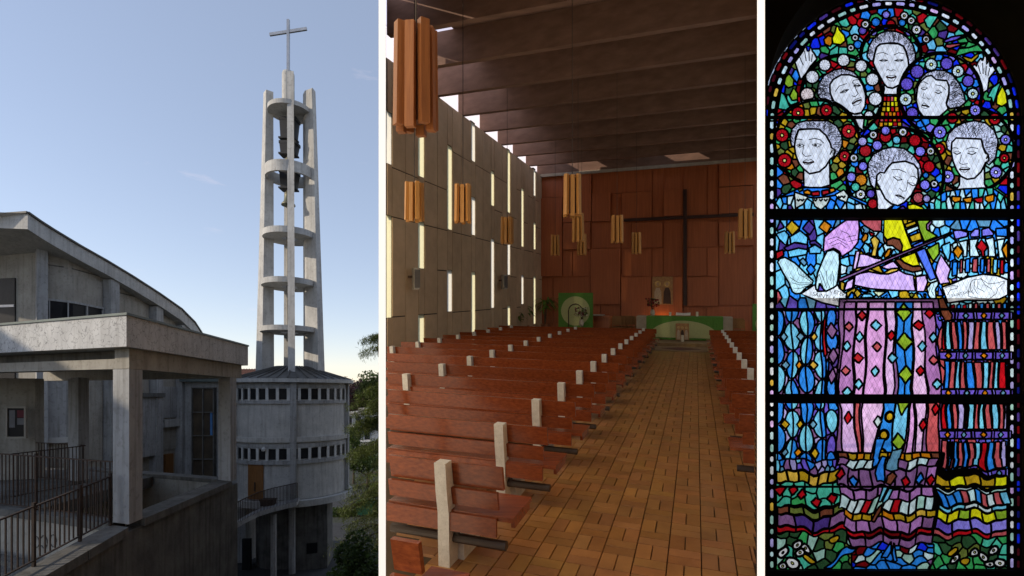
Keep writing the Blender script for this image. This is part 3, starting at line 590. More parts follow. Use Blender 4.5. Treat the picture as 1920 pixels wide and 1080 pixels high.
# far tree line over the ground so that the horizon is not bare
for i, x in enumerate((-62, -42)):
    bush('skyline_tree', ('left' if i == 0 else 'right')+' one of two hazy trees on the far skyline beyond the apartments', (x, 190, -5.2), (11, 7, 5), 3000, .9, M['leaf'], 70+i, 'trees on the far skyline', 'tree', base=-10.2)
# white apartments and bins
for i, (px, d, w, dep, h, lab) in enumerate(((672, 82, 4.2, 22, 7.2, 'white apartment block with grey shutters just right of the round building'), (706, 92, 5.5, 10, 7.6, 'white apartment block behind the conifer branches'))):
    c = P(px, 740, d); hs = thing('apartment_block', lab, 'building', (c[0], c[1], -10.2), 'white apartment blocks')
    MB().box(-w/2, w/2, 0, dep, 0, h).build('wall', M['house'], hs)
    MB().box(-w/2-.4, w/2+.4, -.4, dep+.4, h, h+.25).build('roof', M['concrete_warm'], hs)
    for fl_ in range(3):
        for k in range(3):
            x = -w/2+w*(k+.5)/3; z = .9+fl_*2.3
            wn = MB().box(x-.4, x+.4, -.04, .02, z, z+1.35).build('window', M['glass_dark'], hs)
            MB().box(x-.72, x-.41, -.08, -.01, z-.03, z+1.38).build('shutter', M['shutter'], wn); MB().box(x+.41, x+.62, -.08, -.01, z-.03, z+1.38).build('shutter', M['shutter'], wn)
        for k in range(7):
            y = 1.5+k*2.9; z = .9+fl_*2.3
            MB().box(-w/2-.04, -w/2+.02, y, y+1, z, z+1.35).build('window', M['shutter'], hs)
        MB().box(-w/2-.05, w/2+.05, -1.0, -.05, .62+fl_*2.3, .72+fl_*2.3).build('balcony', M['white_frame'], hs)
def bin_(px, py, d, w, h, m, lab):
    c = P(px, py, d); r_ = thing('waste_container', lab, 'bin', (c[0], c[1], gz(d)), 'waste containers by the road'); 
    MB().prism([(-w/2+.08, -.45), (w/2-.08, -.45), (w/2-.08, .45), (-w/2+.08, .45)], .15, h, [(-w/2, -.55), (w/2, -.55), (w/2, .55), (-w/2, .55)]).build('body', m, r_)
    MB().prism([(-w/2-.04, -.6), (w/2+.04, -.6), (w/2+.04, .6), (-w/2-.04, .6)], h, h+.2, [(-w/2+.1, -.3), (w/2-.1, -.3), (w/2-.1, .3), (-w/2+.1, .3)]).build('lid', m, r_)
    for x in (-w/2+.2, w/2-.2): MB().tube([(x, -.4, .1), (x+.06, -.4, .1)], .1, 10).build('wheel', M['iron'], r_)
bin_(687, 960, 44, 1.45, 1.2, M['green_bin'], 'dark green wheeled waste container beside the hedge')
bin_(712, 960, 44.4, .9, 1.2, M['blue_bin'], 'blue wheeled waste container next to the green one')

# house added to the left, outside the view, to shade the lower part of the terrace
nh = thing('added_shading_house', 'plain house block added outside the view to shade the porch from the left', 'building', (-29, 7.5, -5))
MB().box(-4, 4, -4, 4.5, -6, 12.6).build('wall', M['house'], nh); MB().box(-4.4, 4.4, -4.4, 4.9, 12.6, 12.9).build('roof', M['dark_roof'], nh)
# ------------------------------------------------------------------ the nave (raked floor, boundaries are two screens)
KL, KR = -.645, .1004                      # across/along ratio of the left and right screens
UW, VB = -7.85, 27.3                       # side wall plane, end wall plane
FL, CE = -2.1, 6.38                        # floor and underside of the beams, from the eye
def nb_(mb, name, m, parent=None, loc=(0, 0, 0), smooth=False, fix=True):
    return mb.build(name, m, parent, loc=nrot(*loc), xf=nrot, smooth=smooth, fix=fix)
def pl(poly, v): return poly
floor = nb_(MB().prism([(KL*1.9, 1.9), (KR*1.9, 1.9), (KR*28+.3, 28), (-8.15, 28), (-8.15, 12.62), (KL*12.2, 12.2)], -10.5, FL-.02), 'nave_floor', M['grout'])
struct(floor)
# basket-weave clay tiles: module .25 m
cand = []
mod = .252
for j in range(int((23.4-3.0)/mod)):
    for i in range(-18, 8):
        u0 = i*mod+.04; v0 = 3.0+j*mod
        if u0 < max(KL*v0+.1, -3.4 if v0 < 7 else -2.4) or u0 > KR*v0-.03: continue
        for k in range(2):
            if (i+j) % 2: r = (u0+k*mod/2, u0+(k+1)*mod/2, v0, v0+mod)
            else: r = (u0, u0+mod, v0+k*mod/2, v0+(k+1)*mod/2)
            r = (r[0], min(r[1], KR*v0-.005), r[2], r[3])
            if r[1]-r[0] < .03: continue
            uc, vc = (r[0]+r[1])/2, (r[2]+r[3])/2
            Yc = -uc*ST+vc*CT; px = CX+F*(uc*CT+vc*ST)/Yc; py = 550-F*FL/Yc
            vis = 723 < px < 1420 and py < 1090
            cand.append((0 if vis else 1, vc, r))
cand.sort(key=lambda c: (c[0], c[1]))
rst = MB(); rst.col = (1, 1, 1); rt = random.Random(5)
def tile(mb, r):
    g_ = .0022; h = .004+rt.uniform(-.0015, .0015); k = rt.uniform(.82, 1.1); mb.col = (k*rt.uniform(.95, 1.05), k*rt.uniform(.93, 1.05), k*rt.uniform(.85, 1.1))
    a, b, c, d = r[0]+g_, r[1]-g_, r[2]+g_, r[3]-g_; e = .003
    mb.add([(a, c, FL-.02), (b, c, FL-.02), (b, d, FL-.02), (a, d, FL-.02), (a+e, c+e, FL+h), (b-e, c+e, FL+h), (b-e, d-e, FL+h), (a+e, d-e, FL+h)], [(4,5,6,7), (0,1,5,4), (1,2,6,5), (2,3,7,6), (3,0,4,7)])
for n_, (inv, vc, r) in enumerate(cand):
    if n_ < 300:
        t = MB(); tile(t, r); nb_(t, 'tile', M['tile'], floor, fix=False)
    else: tile(rst, r)
tag(nb_(rst, 'tile_field', M['tile'], floor, fix=False), kind='stuff')

# ------------------------------------------------------------------ side wall: backing with slit windows and concrete panels
SL = [(723, 730, 208, 305, 0), (785, 797, 241, 331, 1), (839, 849.5, 274, 430, 1), (885, 893, 229, 302, 0), (920.5, 928, 321, 385, 1), (952, 958, 280, 398, 1), (883.7, 892, 370, 440, 0), (977, 983, 353, 462, 1), (1001, 1006, 316, 367, 0), (1000, 1004.5, 417, 467, 1),
      (722, 728, 403, 596, 1), (784, 796, 416, 503, 1), (838, 849, 507, 584, 0), (883, 891.5, 510, 622, 1), (920, 927, 448, 577, 0), (951, 957, 410, 515, 0), (977, 982, 516, 570, 0), (999.5, 1004, 518, 607, 1), (784, 795.5, 590, 646, 1), (951, 957, 573, 610, 1)]
cols = {}
for x0, x1, y0, y1, yl in SL:
    xc = (x0+x1)/2; key = min((726, 790, 844, 888, 924, 954.5, 980, 1002.5), key=lambda k: abs(k-xc))
    cols.setdefault(key, []).append((x0, x1, y0, y1, yl))
wall = MB(); strips = []; prev = 12.25; TOPW = CE-.02
slits = []; bandsW = []
for key in sorted(cols):
    va = npx(min(s[0] for s in cols[key]), 500, u=UW)[1]; vb_ = npx(max(s[1] for s in cols[key]), 500, u=UW)[1]
    if key == 726: va = 12.25
    vm = (va+vb_)/2; wd_ = .19; va, vb_ = max(vm-wd_, 12.25), vm+wd_
    if va > prev: strips.append((prev, va))
    cuts = []
    for s in cols[key]:
        cuts.append((npx((s[0]+s[1])/2, s[3], u=UW)[2], npx((s[0]+s[1])/2, s[2], u=UW)[2], s[4]))
    cuts.sort(); z = FL-.1
    for c in cuts:
        if c[0] > z: wall.box(UW-.21, UW-.03, va, vb_, z, c[0]); bandsW.append((va, vb_, z, c[0]))
        slits.append((va, vb_, c[0], c[1], c[2])); z = c[1]
    wall.box(UW-.21, UW-.03, va, vb_, z, TOPW); bandsW.append((va, vb_, z, TOPW)); prev = vb_
strips.append((prev, VB+.3))
for a, b in strips: wall.box(UW-.21, UW-.03, a, b, FL-.1, TOPW)
wl_ = nb_(wall, 'nave_side_wall', M['joint']); struct(wl_)
rp_ = random.Random(11)
def panel(a, b, z0, z1):
    g_ = .016
    if b-a > .1 and z1-z0 > .1: nb_(MB().box(UW-.028, UW+rp_.uniform(-.004, .004), a+g_, b-g_, z0+g_, z1-g_), 'concrete_panel', M['nave_wall'], wl_)
lev = [FL, -.65, .75, 2.1, 3.45, 4.85, TOPW]
for si, (a, b) in enumerate(strips):
    m_ = (a+b)/2+(rp_.uniform(-.2, .2)); 
    for half in ((a, m_), (m_, b)):
        drop = rp_.sample([1, 2, 4, 5], 2); ls = [z for i, z in enumerate(lev) if i not in drop]
        for z0, z1 in zip(ls, ls[1:]): panel(half[0], half[1], z0, z1)
for a, b, z0, z1 in bandsW: panel(a, b, z0, z1)
for a, b, z0, z1, yl in slits:
    nb_(MB().add([(UW-.03, a-.01, z0-.01), (UW-.03, b+.01, z0-.01), (UW-.03, b+.01, z1+.01), (UW-.03, a-.01, z1+.01)], [(0, 1, 2, 3)]), 'slit_window', M['slit_yellow' if yl else 'slit_white'], wl_, fix=False)
# end wall of proud and recessed mahogany panels
ew = nb_(MB().box(-8.1, KR*VB+.5, VB+.05, VB+.4, FL-.1, CE+.6), 'nave_end_wall', M['panel']); struct(ew)
def bw(x, y): u, v, w = npx(x, y, v=VB); return u, w
Z4 = lambda x, y: (1000+x/2.842, 300+y/2.842)
PN = [(35,66,157,201,0),(35,203,157,621,1),(35,624,105,870,0),(107,624,305,872,0),(160,50,312,333,1),(160,335,306,478,1),(157,481,208,621,0),(210,481,306,621,0),(314,45,634,178,0),(314,180,415,330,1),(417,180,470,330,0),(312,332,466,470,0),(308,472,466,770,1),(472,174,634,322,1),(472,335,523,470,0),(525,335,690,470,1),(636,30,694,320,0),(694,160,798,300,1),(800,28,926,295,0),(928,20,986,330,0),(988,10,1178,142,1),(988,144,1172,286,1),(1174,142,1200,300,0),(694,330,796,620,0),(820,320,986,465,0),(820,467,924,620,1),(926,467,986,620,0),(988,330,1176,458,1),(988,466,1172,775,0),(1176,330,1200,620,0),(1176,624,1200,900,1),(470,474,632,620,0),(634,472,692,620,0),(470,624,632,860,1),(634,624,796,900,1),(820,624,986,778,1),(800,780,920,960,0),(922,780,1200,960,0),(360,772,466,872,0),(306,772,358,900,0),(470,862,632,960,0)]
for x0, y0, x1, y1, pr in PN:
    a = bw(*Z4(x0, (y0))); b = bw(*Z4(x1, y1)); c = bw(*Z4(x1, y0)); d = bw(*Z4(x0, y1))
    w1 = (a[1]+c[1])/2; w0 = (b[1]+d[1])/2; g_ = .012
    u0, u1 = a[0]+g_, min(b[0]-g_, KR*VB+.3)
    if u1 > u0: nb_(MB().box(u0, u1, VB-(.17 if pr else .02), VB+.048, w0+g_, w1-g_), 'wood_panel', M['panel'], ew)
nb_(MB().box(UW, KR*VB+.3, VB-.26, VB-.18, CE-.16, CE-.006), 'cornice', M['stone_pale'], ew)

# ------------------------------------------------------------------ ceiling: boards above deep beams, with a light slot along the side wall
ceil = MB(); V0 = 9.0
SK = [(1068, 1130), (1250, 1322)]
ceil.prism([(KL*V0, V0), (KR*V0+.05, V0), (KR*25.85+.05, 25.85), (UW+1.5, 25.85), (UW+1.5, 12.6), (KL*12.2+1.2, 12.2)], CE+.95, CE+1.15)
us = [UW+.2]
for a, b in SK: us += [npx(a, 270, v=27.05)[0]-1.2, npx(b, 270, v=27.05)[0]-1.2]
us.append(KR*26.3+.2)
for i in range(0, len(us)-1, 2): ceil.box(us[i], us[i+1], 25.852, 26.5, CE+1.0, CE+1.1)
ceil.box(UW+1.5, KR*26+.4, 26.502, VB+.4, CE+.95, CE+1.15)
cl_ = nb_(ceil, 'nave_ceiling', M['ceil']); struct(cl_)
nb_(MB().add([(KL*8.9, 8.9, CE+1.02), (KL*8.9+.3, 8.9, CE+1.02), (KL*12.2+1.4, 12.4, CE+1.02), (UW+1.55, 12.52, CE+1.02), (UW-.3, 12.52, CE+1.02), (KL*12.2-.1, 12.2, CE+1.02)], [(0, 1, 2, 3, 4, 5)]), 'slot_pane', M['frost_lilac'], cl_, fix=False)
# glazing: frosted strips of the light slot, roof lights, and an unseen glazed bay added for top light
def quad(pts, nm, m): return nb_(MB().add(pts, [(0, 1, 2, 3)]), nm, m, cl_, fix=False)
v_ = 12.5
while v_ < VB:
    v2 = min(v_+1.98, VB+.2); wq = 1.55 if v2 < 25.8 else .25
    if v_ < 25.8 < v2: v2 = 25.845; wq = 1.55
    quad([(UW-.28, v_, CE+1.0), (UW+wq, v_, CE+1.0), (UW+wq, v2, CE+1.0), (UW-.28, v2, CE+1.0)], 'slot_pane', M['frost_lilac'])
    quad([(UW-.2, v_, TOPW), (UW-.2, v2, TOPW), (UW-.2, v2, CE+1.1), (UW-.2, v_, CE+1.1)], 'slot_pane', M['frost_lilac']); v_ = v2
    if v_ > VB: break
for i in (1, 3): quad([(us[i]-.05, 25.84, CE+1.05), (us[i+1]+.05, 25.84, CE+1.05), (us[i+1]+.05, 26.51, CE+1.05), (us[i]-.05, 26.51, CE+1.05)], 'roof_light', M['clear'])
for k in range(4):
    a_, b_ = 1.1+k*1.98, 3.0+k*1.98; quad([(KL*a_, a_, CE+1.0), (KR*a_, a_, CE+1.0), (KR*b_, b_, CE+1.0), (KL*b_, b_, CE+1.0)], 'added_roof_glazing', M['frost_clear'])
vb0 = 1.34
while vb0 < VB-.2:
    ul = max(KL*vb0+.05, UW-.25); ur = KR*vb0+.03
    bmx = MB(); bmx.add([(ul, vb0-.03, CE), (ur, vb0-.03, CE), (ur, vb0+.16, CE), (ul, vb0+.16, CE), (ul, vb0-.03, CE+.94), (ur, vb0-.03, CE+.94), (ur, vb0+.24, CE+.94), (ul, vb0+.24, CE+.94)], [(0,3,2,1),(4,5,6,7),(0,1,5,4),(1,2,6,5),(2,3,7,6),(3,0,4,7)])
    nb_(bmx, 'ceiling_beam', M['beam'], cl_); vb0 += 1.98
# ------------------------------------------------------------------ screens that bound the nave, and their white end posts
def ray(px, y, o=0): k = (px-CX)/F; return (k*y+o, y)
ls = MB()
zf = lambda p: FL-.05+SLP*p[1]; zt = lambda p: CE+1.0+SLP*p[1]
zm = lambda p: 4.2+SLP*p[1]
a_, b_ = ray(716.5, 3.1), ray(716.5, 14.15)
ls.add([(*a_, zf(a_)), (*b_, zf(b_)), (*b_, zm(b_)), (*a_, zm(a_))], [(0, 1, 2, 3)])
scr = thing('added_light_screen', 'added tall frosted glass screen lighting the nave from the left', 'screen', (*ray(716.5, 3.1), -2)); so_ = (-ray(716.5, 3.1)[0], -3.1, 2)  # unseen edge-on screen, added as a large soft light for the nave
ls.build('added_light_pane', M['frost'], scr, loc=so_, fix=False)
MB().prism([ray(716.5, 3.1, -.012), ray(716.5, 14.15, -.012), ray(716.5, 14.15, .012), ray(716.5, 3.1, .012)], zm, zt).build('upper_panel', M['joint'], scr, loc=so_)
for y in (3.2, 5, 6.8, 8.6, 10.4, 12.2, 14.0):
    a = ray(716.5, y, -.015); MB().prism([ray(716.5, y, -.018), ray(716.5, y+.06, -.018), ray(716.5, y+.06, .018), ray(716.5, y, .018)], zf, zt).build('mullion', M['concrete_warm'], scr, loc=so_)
pw = thing('partition_wall', 'partition wall closing the right side of the nave, with an added frosted light pane', 'wall', (*ray(1426.8, 2.25), -2)); po_ = (-ray(1426.8, 2.25)[0], -2.25, 2)  # its frosted pane is added to light the nave's side wall
def pslab(y0, y1, z0, z1, nm): return MB().prism([ray(1426.8, y0, -.012), ray(1426.8, y1, -.012), ray(1426.8, y1, .012), ray(1426.8, y0, .012)], z0, z1).build(nm, M['nave_wall'], pw, loc=po_)
zs0 = lambda p: -1.2+SLP*p[1]; zs1 = lambda p: 6.0+SLP*p[1]
pslab(2.25, 28.9, -10.5, zs0, 'lower_wall'); pslab(2.25, 28.9, zs1, lambda p: CE+1.15+SLP*p[1], 'upper_wall'); pslab(2.25, 5.5, zs0, zs1, 'end_panel')
a_, b_ = ray(1426.8, 5.5), ray(1426.8, 28.9)
MB().add([(*a_, zs0(a_)), (*b_, zs0(b_)), (*b_, zs1(b_)), (*a_, zs1(a_))], [(0, 1, 2, 3)]).build('added_light_pane', M['frost_clear'], pw, loc=po_, fix=False)
for y in np.arange(7.5, 28, 2.2): pslab(float(y), float(y)+.05, zs0, zs1, 'mullion')
for nm, a, b, y0 in (('left', 710, 723.3, 3.0), ('right', 1419.6, 1434.2, 2.15)):
    kk = (b-a)/F*y0; p1 = ray(b, y0); p2 = ray(a, y0+kk*1.35); p3 = ray((a+b)/2+4, y0+kk*2.2)
    tag(MB().prism([p1, p2, ray(a+3, p2[1]+.04), ray(b-3, p2[1]+.04)], -3.2, 3.4).build('white_post', M['white']),
        'slim white post standing between the outdoor view and the nave' if nm == 'left' else 'slim white post standing between the nave and the stained glass window', 'post', 'white posts')

struct(MB().box(-1.0, 6.3, -1.9, -1.6, -2.4, 7.2).build('rear_wall', M['panel']))  # unseen wall, added to keep rear sky light off the pews
# ------------------------------------------------------------------ pews
def pew(name, label, v, ua, ub, posts, side, group):
    root = thing(name, label, 'pew', nrot((ua+ub)/2, v, FL), group); um = (ua+ub)/2
    def pb2(mb, nm, m): return mb.build(nm, m, root, xf=nrot)
    a, b = ua-um, ub-um
    e1 = (0, -.02, .08) if side < 0 else (0, 0, 0)
    la, lb_ = (a, b) if side < 0 else (a, b)
    def bd(u0, u1, v0, v1, v2, v3, z0, z1, nm):      # slightly leaning board
        u1 = max(u1, u0+.02)
        pb2(MB().add([(u0,v0,z0),(u1,v0,z0),(u1,v1,z0),(u0,v1,z0),(u0,v2,z1),(u1,v2,z1),(u1,v3,z1),(u0,v3,z1)], [(0,3,2,1),(4,5,6,7),(0,1,5,4),(1,2,6,5),(2,3,7,6),(3,0,4,7)]), nm, M['pew'])
    R1, R2, R3 = (b-.02, b-.055, b+.07) if side < 0 else (b, b, b)
    L1, L2, L3 = (a, a, a) if side < 0 else (a+.02, a+.055, a-.07)
    bd(L1, R1, .02, .055, -.02, .015, .62, .80, 'back_board')
    bd(L2, R2, .0, .035, -.03, .005, .475, .612, 'lower_back_board')
    bd(L3, R3, -.02, .20, -.02, .20, .405, .44, 'seat_plank')
    bd(L3, R3, .215, .44, .215, .44, .398, .432, 'seat_plank')
    bd(L2, R2, -.05, -.022, -.05, -.022, .29, .43, 'seat_apron')
    if side < 0: bd(b+.03, b+.06, .05, .42, .05, .42, .34, .397, 'seat_batten')
    for pu in posts:
        q = pu-um; w_ = .047
        prof = [(-.05, 0), (.14, 0), (.12, .10), (.06, .30), (.045, .42), (.018, .60), (-.022, .82), (-.125, .82), (-.10, .6), (-.065, .42), (-.06, .2)]
        n_ = len(prof); vs = [(q-w_, p, z) for p, z in prof]+[(q+w_, p, z) for p, z in prof]
        pb2(MB().add(vs, [tuple(range(n_)), tuple(range(n_, 2*n_))[::-1]]+[(i, n_+i, n_+(i+1) % n_, (i+1) % n_) for i in range(n_)]), 'post', M['pew_conc'])
        pb2(MB().prism([(q-.065, .10), (q+.10, .10), (q+.10, .42), (q-.065, .42)], 0, .16, [(q-.065, .10), (q+.10, .10), (q+.10, .40), (q-.065, .40)]), 'foot', M['pew_conc'])
        pb2(MB().box(q+.058, q+.09, .015, .045, .235, .29), 'pipe_clamp', M['pipe'])
    pa, pb3 = (a, b-.0) if side < 0 else (a+.0, b)
    if pb3 > pa+.05: pb2(MB().tube([(pa, .03, .205), (pb3, .03, .205)], .036, 10), 'heating_pipe', M['pipe'])
    return root
for k in range(15):
    v = 2.43+1.243*k
    ua = max(-7.5, KL*v+.04); posts = [p for p in (-1.82, -4.35, -6.95) if p > ua+.1]
    pew('pew', ORD[k]+' mahogany pew left of the aisle, counted from the camera', v, ua, -1.34, posts, -1, 'pews left of the aisle')
    ub = KR*v-.03
    if ub > .47:
        pew('pew', ORD[k-2]+' mahogany pew right of the aisle, counted from the camera', v, .42, ub, [p for p in (.88,) if p+.06 < ub], 1, 'pews right of the aisle')

# ------------------------------------------------------------------ pendant lamps
LMP = [(780, 240, 'large slatted wooden pendant lamp hanging nearest to the camera'), (777, 413, 'slatted pendant lamp in front of the concrete wall, leftmost of the small ones'), (868, 416, 'slatted pendant lamp before the wall slits, second of the small ones from the left'), (951, 456, 'dark slatted pendant lamp hanging close to the far speaker'),
       (1073, 404, 'tall slatted pendant lamp overlapping the top left of the end wall'), (1084, 452, 'slatted pendant lamp just below the tall one'), (1091, 477, 'lower slatted pendant lamp half behind another, left of the cross'), (1157, 454, 'slatted pendant lamp at the left tip of the cross arm'),
       (1193.5, 475, 'small slatted pendant lamp under the left arm of the cross'), (1041, 478, 'small slatted pendant lamp nearest to the far left corner'), (1397, 446, 'slatted pendant lamp at the right tip of the cross arm'), (1368, 474, 'small slatted pendant lamp below the right arm of the cross')]
lb0 = {}
def slat_mesh(i, s):
    return None
for px, yb, lab in LMP:
    w0 = 1.50 if yb < 300 else 1.62
    d = w0*F/(550-yb); dx = (px-CX)/F; u, v = (dx*CT-ST)*d, (dx*ST+CT)*d
    root = thing('pendant_lamp', lab, 'lamp', nrot(u, v, w0), 'slatted pendant lamps')
    h = .90 if yb < 300 else .82; R_ = .148 if yb < 300 else .16
    q0_ = random.uniform(0, .5)
    for k in range(8):
        side_ = k
        a = 2*math.pi*k/8+q0_; rr = R_*(1.14 if k % 2 else .95); sw_ = .042; sd = .036
        c_, s_ = math.cos(a), math.sin(a)
        def rc(x, y): return (c_*x-s_*y, s_*x+c_*y)
        bq = [rc(rr-sd, -sw_), rc(rr+sd, -sw_), rc(rr+sd, sw_), rc(rr-sd, sw_)]; r2 = rr*.93
        tq = [rc(r2-sd, -sw_), rc(r2+sd, -sw_), rc(r2+sd, sw_), rc(r2-sd, sw_)]
        z0_ = .0 if k % 2 else -.035
        MB().prism(bq, z0_, h+.02*(k % 2), tq).build('slat', M['lampwood' if yb > 300 else 'lampwood_dark'], root, xf=nrot)
    MB().prism([(.085*math.cos(t), .085*math.sin(t)) for t in np.arange(8)*math.pi/4], .05, h-.04).build('inner_box', M['lampcore'], root, xf=nrot)
    MB().box(-.006, .006, -.006, .006, h-.05, CE-w0+.95).build('cable', M['pipe'], root, xf=nrot)

# ------------------------------------------------------------------ things on the walls and around the altar
def nthing(name, lab, cat, u, v, w, group=None): return thing(name, lab, cat, nrot(u, v, w), group)
def nx(mb, nm, m, par=None, smooth=False): return mb.build(nm, m, par, xf=nrot, smooth=smooth)
for px, py, lab, s in ((777, 543, 'grey box loudspeaker mounted on the near part of the side wall', 1.0), (944, 542, 'grey box loudspeaker mounted on the far part of the side wall', .85)):
    u, v, w = npx(px, py, u=UW+.22); r_ = nthing('loudspeaker', lab, 'speaker', u, v, w, 'wall loudspeakers')
    h = .62*s*(1 if px < 800 else 1.15)
    nx(MB().prism([(-.16, .14), (.08, -.16), (.2, -.05), (.0, .26)], 0, h), 'shell', M['speaker'], r_)
    nx(MB().prism([(.095, -.155), (.21, -.045), (.205, -.035), (.09, -.148)], .05, h-.05), 'grille', M['grille'], r_)
    nx(MB().box(-.24, -.1, 0, .06, h*.55, h*.65), 'bracket', M['iron'], r_)
# cross
def onw(x, y, v): return npx(x, y, v=v)
vc = VB-.24
cr = nthing('wall_cross', 'large dark wooden cross fixed to the mahogany end wall', 'cross', *onw(1284.5, 573, vc)); cu, _, cw = onw(1284.5, 573, vc)
w1 = onw(1284.5, 355, vc)[2]; wa = onw(1284.5, 407.5, vc)[2]; ul = onw(1170, 410, vc)[0]; ur = onw(1413, 402, vc)[0]
nx(MB().box(-.085, .085, -.05, .06, 0, w1-cw), 'upright', M['crosswood'], cr)
for a, b in ((ul-cu, -.087), (.087, ur-cu)): nx(MB().box(a, b, -.04, .05, wa-cw-.075, wa-cw+.075), 'arm', M['crosswood'], cr)
# framed painted panels: generic stand-ins of two haloed figures
def icon(name, lab, x0, x1, y0, y1, v, nfig, base):
    a = onw(x0, y1, v); b = onw(x1, y0, v); uc = (a[0]+b[0])/2; r_ = nthing(name, lab, 'picture', uc, v, a[2]); wd = (b[0]-a[0])/2; h = b[2]-a[2]
    nx(MB().box(-wd, wd, 0, .03, 0, h), 'board', M['icon_ground'], r_)
    for k in range(nfig):
        x = wd*(2*(k+.5)/nfig-1)*.9; s = wd/nfig
        mb = MB(); mb.add([(x-s*.78, -.005, h*.03), (x+s*.78, -.005, h*.03), (x+s*.66, -.005, h*.45), (x+s*.34, -.005, h*.6), (x-s*.34, -.005, h*.6), (x-s*.66, -.005, h*.45)], [(0, 1, 2, 3, 4, 5)]); nx(mb, 'painted_robe', M['icon_dark' if k % 2 == base else 'icon_robe'], r_)
        mb = MB(); n_ = 16; mb.add([(x+s*.62*math.cos(t), -.006, h*.74+s*.62*math.sin(t)) for t in np.arange(n_)*2*math.pi/n_], [tuple(range(n_))]); nx(mb, 'painted_disc', M['gold'], r_)
        mb = MB(); mb.add([(x+s*.3*math.cos(t), -.010, h*.73+s*.38*math.sin(t)) for t in np.arange(n_)*2*math.pi/n_], [tuple(range(n_))]); nx(mb, 'painted_disc', M['icon_skin'], r_)
    return r_
icon('wall_icon', 'gold ground painted panel of two haloed figures hanging left of the cross foot', 1223, 1261.5, 518.5, 571, VB-.205, 2, 1)
VA = 22.9
ul_ = nthing('uplight', 'small lamp glowing orange against the end wall behind the flowers', 'lamp', *npx(1240, 604, v=VB-.55))
nx(MB().lathe([(0, -.1), (.07, -.1), (.09, .08), (.07, .08), (.055, -.05), (0, -.05)], 14), 'housing', M['iron'], ul_)
nx(MB().lathe([(0, -.04), (.05, -.04), (.05, -.02), (0, -.02)], 12), 'bulb', M['bulb'], ul_)
pl_ = bpy.data.lights.new('uplight_glow', 'POINT'); pl_.energy = 7; pl_.color = (1, .5, .14); pl_.shadow_soft_size = .05; plo = bpy.data.objects.new('uplight_glow', pl_); COL.objects.link(plo); plo.parent = ul_; plo.location = (0, 0, .12)
def flo(x, y): return npx(x, y, w=FL)
# platform and carpet
pf = MB().box(-5.6, KR*21.5+.2, 21.6, 27.28, FL, FL+.14); pfo = nb_(pf, 'altar_platform', M['carpet']); struct(pfo)
cz = nthing('carpet', 'beige carpet with a dark lozenge in the aisle before the altar', 'carpet', -.55, 21.0, FL+.006)
nx(MB().box(-1.0, .95, -1.2, .55, 0, .012), 'carpet_field', M['carpet'], cz)
nx(MB().prism([(-.75, -.3), (0, -.85), (.75, -.3), (0, .25)], .013, .017), 'carpet_medallion', M['carpet_red'], cz)
# altar
a0 = npx(1193, 640, v=VA); a1 = npx(1374, 640, v=VA); zt_ = npx(1283, 594, v=VA)[2]; zb_ = FL+.14; uA = (a0[0]+a1[0])/2; hw = (a1[0]-a0[0])/2; hA = zt_-zb_
al = nthing('altar', 'long altar table with pale stone ends draped in a green cloth', 'altar', uA, VA, zb_)
nx(MB().box(-hw, hw, 0, .95, hA-.09, hA), 'altar_top', M['stone_pale'], al)
for s in (-1, 1): nx(MB().box(s*hw-(.45 if s > 0 else 0), s*hw+(.45 if s < 0 else 0), .03, .9, 0, hA-.091), 'end_block', M['stone_pale'], al)
nc = 34; fr = MB(); u0, u1 = -hw+.42, hw-.36
pts = [(u0+(u1-u0)*i/nc, -.03-.02*math.sin(i*1.9)-.012*math.sin(i*.7)) for i in range(nc+1)]
fr.add([(u, v, .03) for u, v in pts]+[(u, -.02, hA+.012) for u, v in pts]+[(u, .93, hA+.012) for u, v in pts], [(i, i+1, nc+2+i, nc+1+i) for i in range(nc)]+[(nc+1+i, nc+2+i, 2*nc+3+i, 2*nc+2+i) for i in range(nc)])
clo = nx(fr, 'altar_cloth', M['green_cloth'], al)
mb = MB(); n_ = 26; 
mb.add([(hw*.74*math.cos(t)*.98, -.062, hA*.12+hA*.72*math.sin(t)) for t in np.linspace(0, math.pi, n_)], [tuple(range(n_))]); nx(mb, 'cloth_arch', M['pale_green'], clo)
ic = icon('altar_icon', 'small gold panel of three haloed figures leaning on the altar front', 1267, 1292, 606.5, 637, VA-.1, 3, 1)
def onaltar(px, dy=.35): return npx(px, 594, v=VA+dy)[0], VA+dy, zt_+.013
u, v, w = onaltar(1281); bk = nthing('open_book', 'open white book lying on a stand on the altar', 'book', u, v, w)
nx(MB().prism([(-.3, -.16), (.3, -.16), (.3, .16), (-.3, .16)], 0, lambda p: .03+.22*(p[1]+.16)), 'book_stand', M['wicker'], bk)
for s in (-1, 1): nx(MB().add([(0, -.15, .05), (s*.29, -.15, .075), (s*.29, .15, .15), (0, .15, .12), (0, -.15, .03), (s*.29, -.15, .035), (s*.29, .15, .11), (0, .15, .10)], [(0,1,2,3), (4,5,6,7), (0,1,5,4), (1,2,6,5), (2,3,7,6)]), 'page_block', M['paper'], bk)
for px, sc_, lab in ((1256.5, 1, 'white pillar candle on the altar left of the book'), (1307, 1.15, 'white pillar candle on the altar right of the book')):
    u, v, w = onaltar(px); cd = nthing('candle', lab, 'candle', u, v, w, 'candles by the altar')
    nx(MB().lathe([(0, 0), (.05, 0), (.05, .16*sc_), (.045, .165*sc_), (0, .155*sc_)], 14), 'wax', M['candle'], cd); nx(MB().tube([(0, 0, .15*sc_), (0, 0, .19*sc_)], .004, 4), 'wick', M['iron'], cd)
u, v, w = npx(1279.5, 640, v=VA-.5); cd = nthing('candle', 'white candle on the floor before the altar icon', 'candle', u, v, FL+.14, 'candles by the altar')
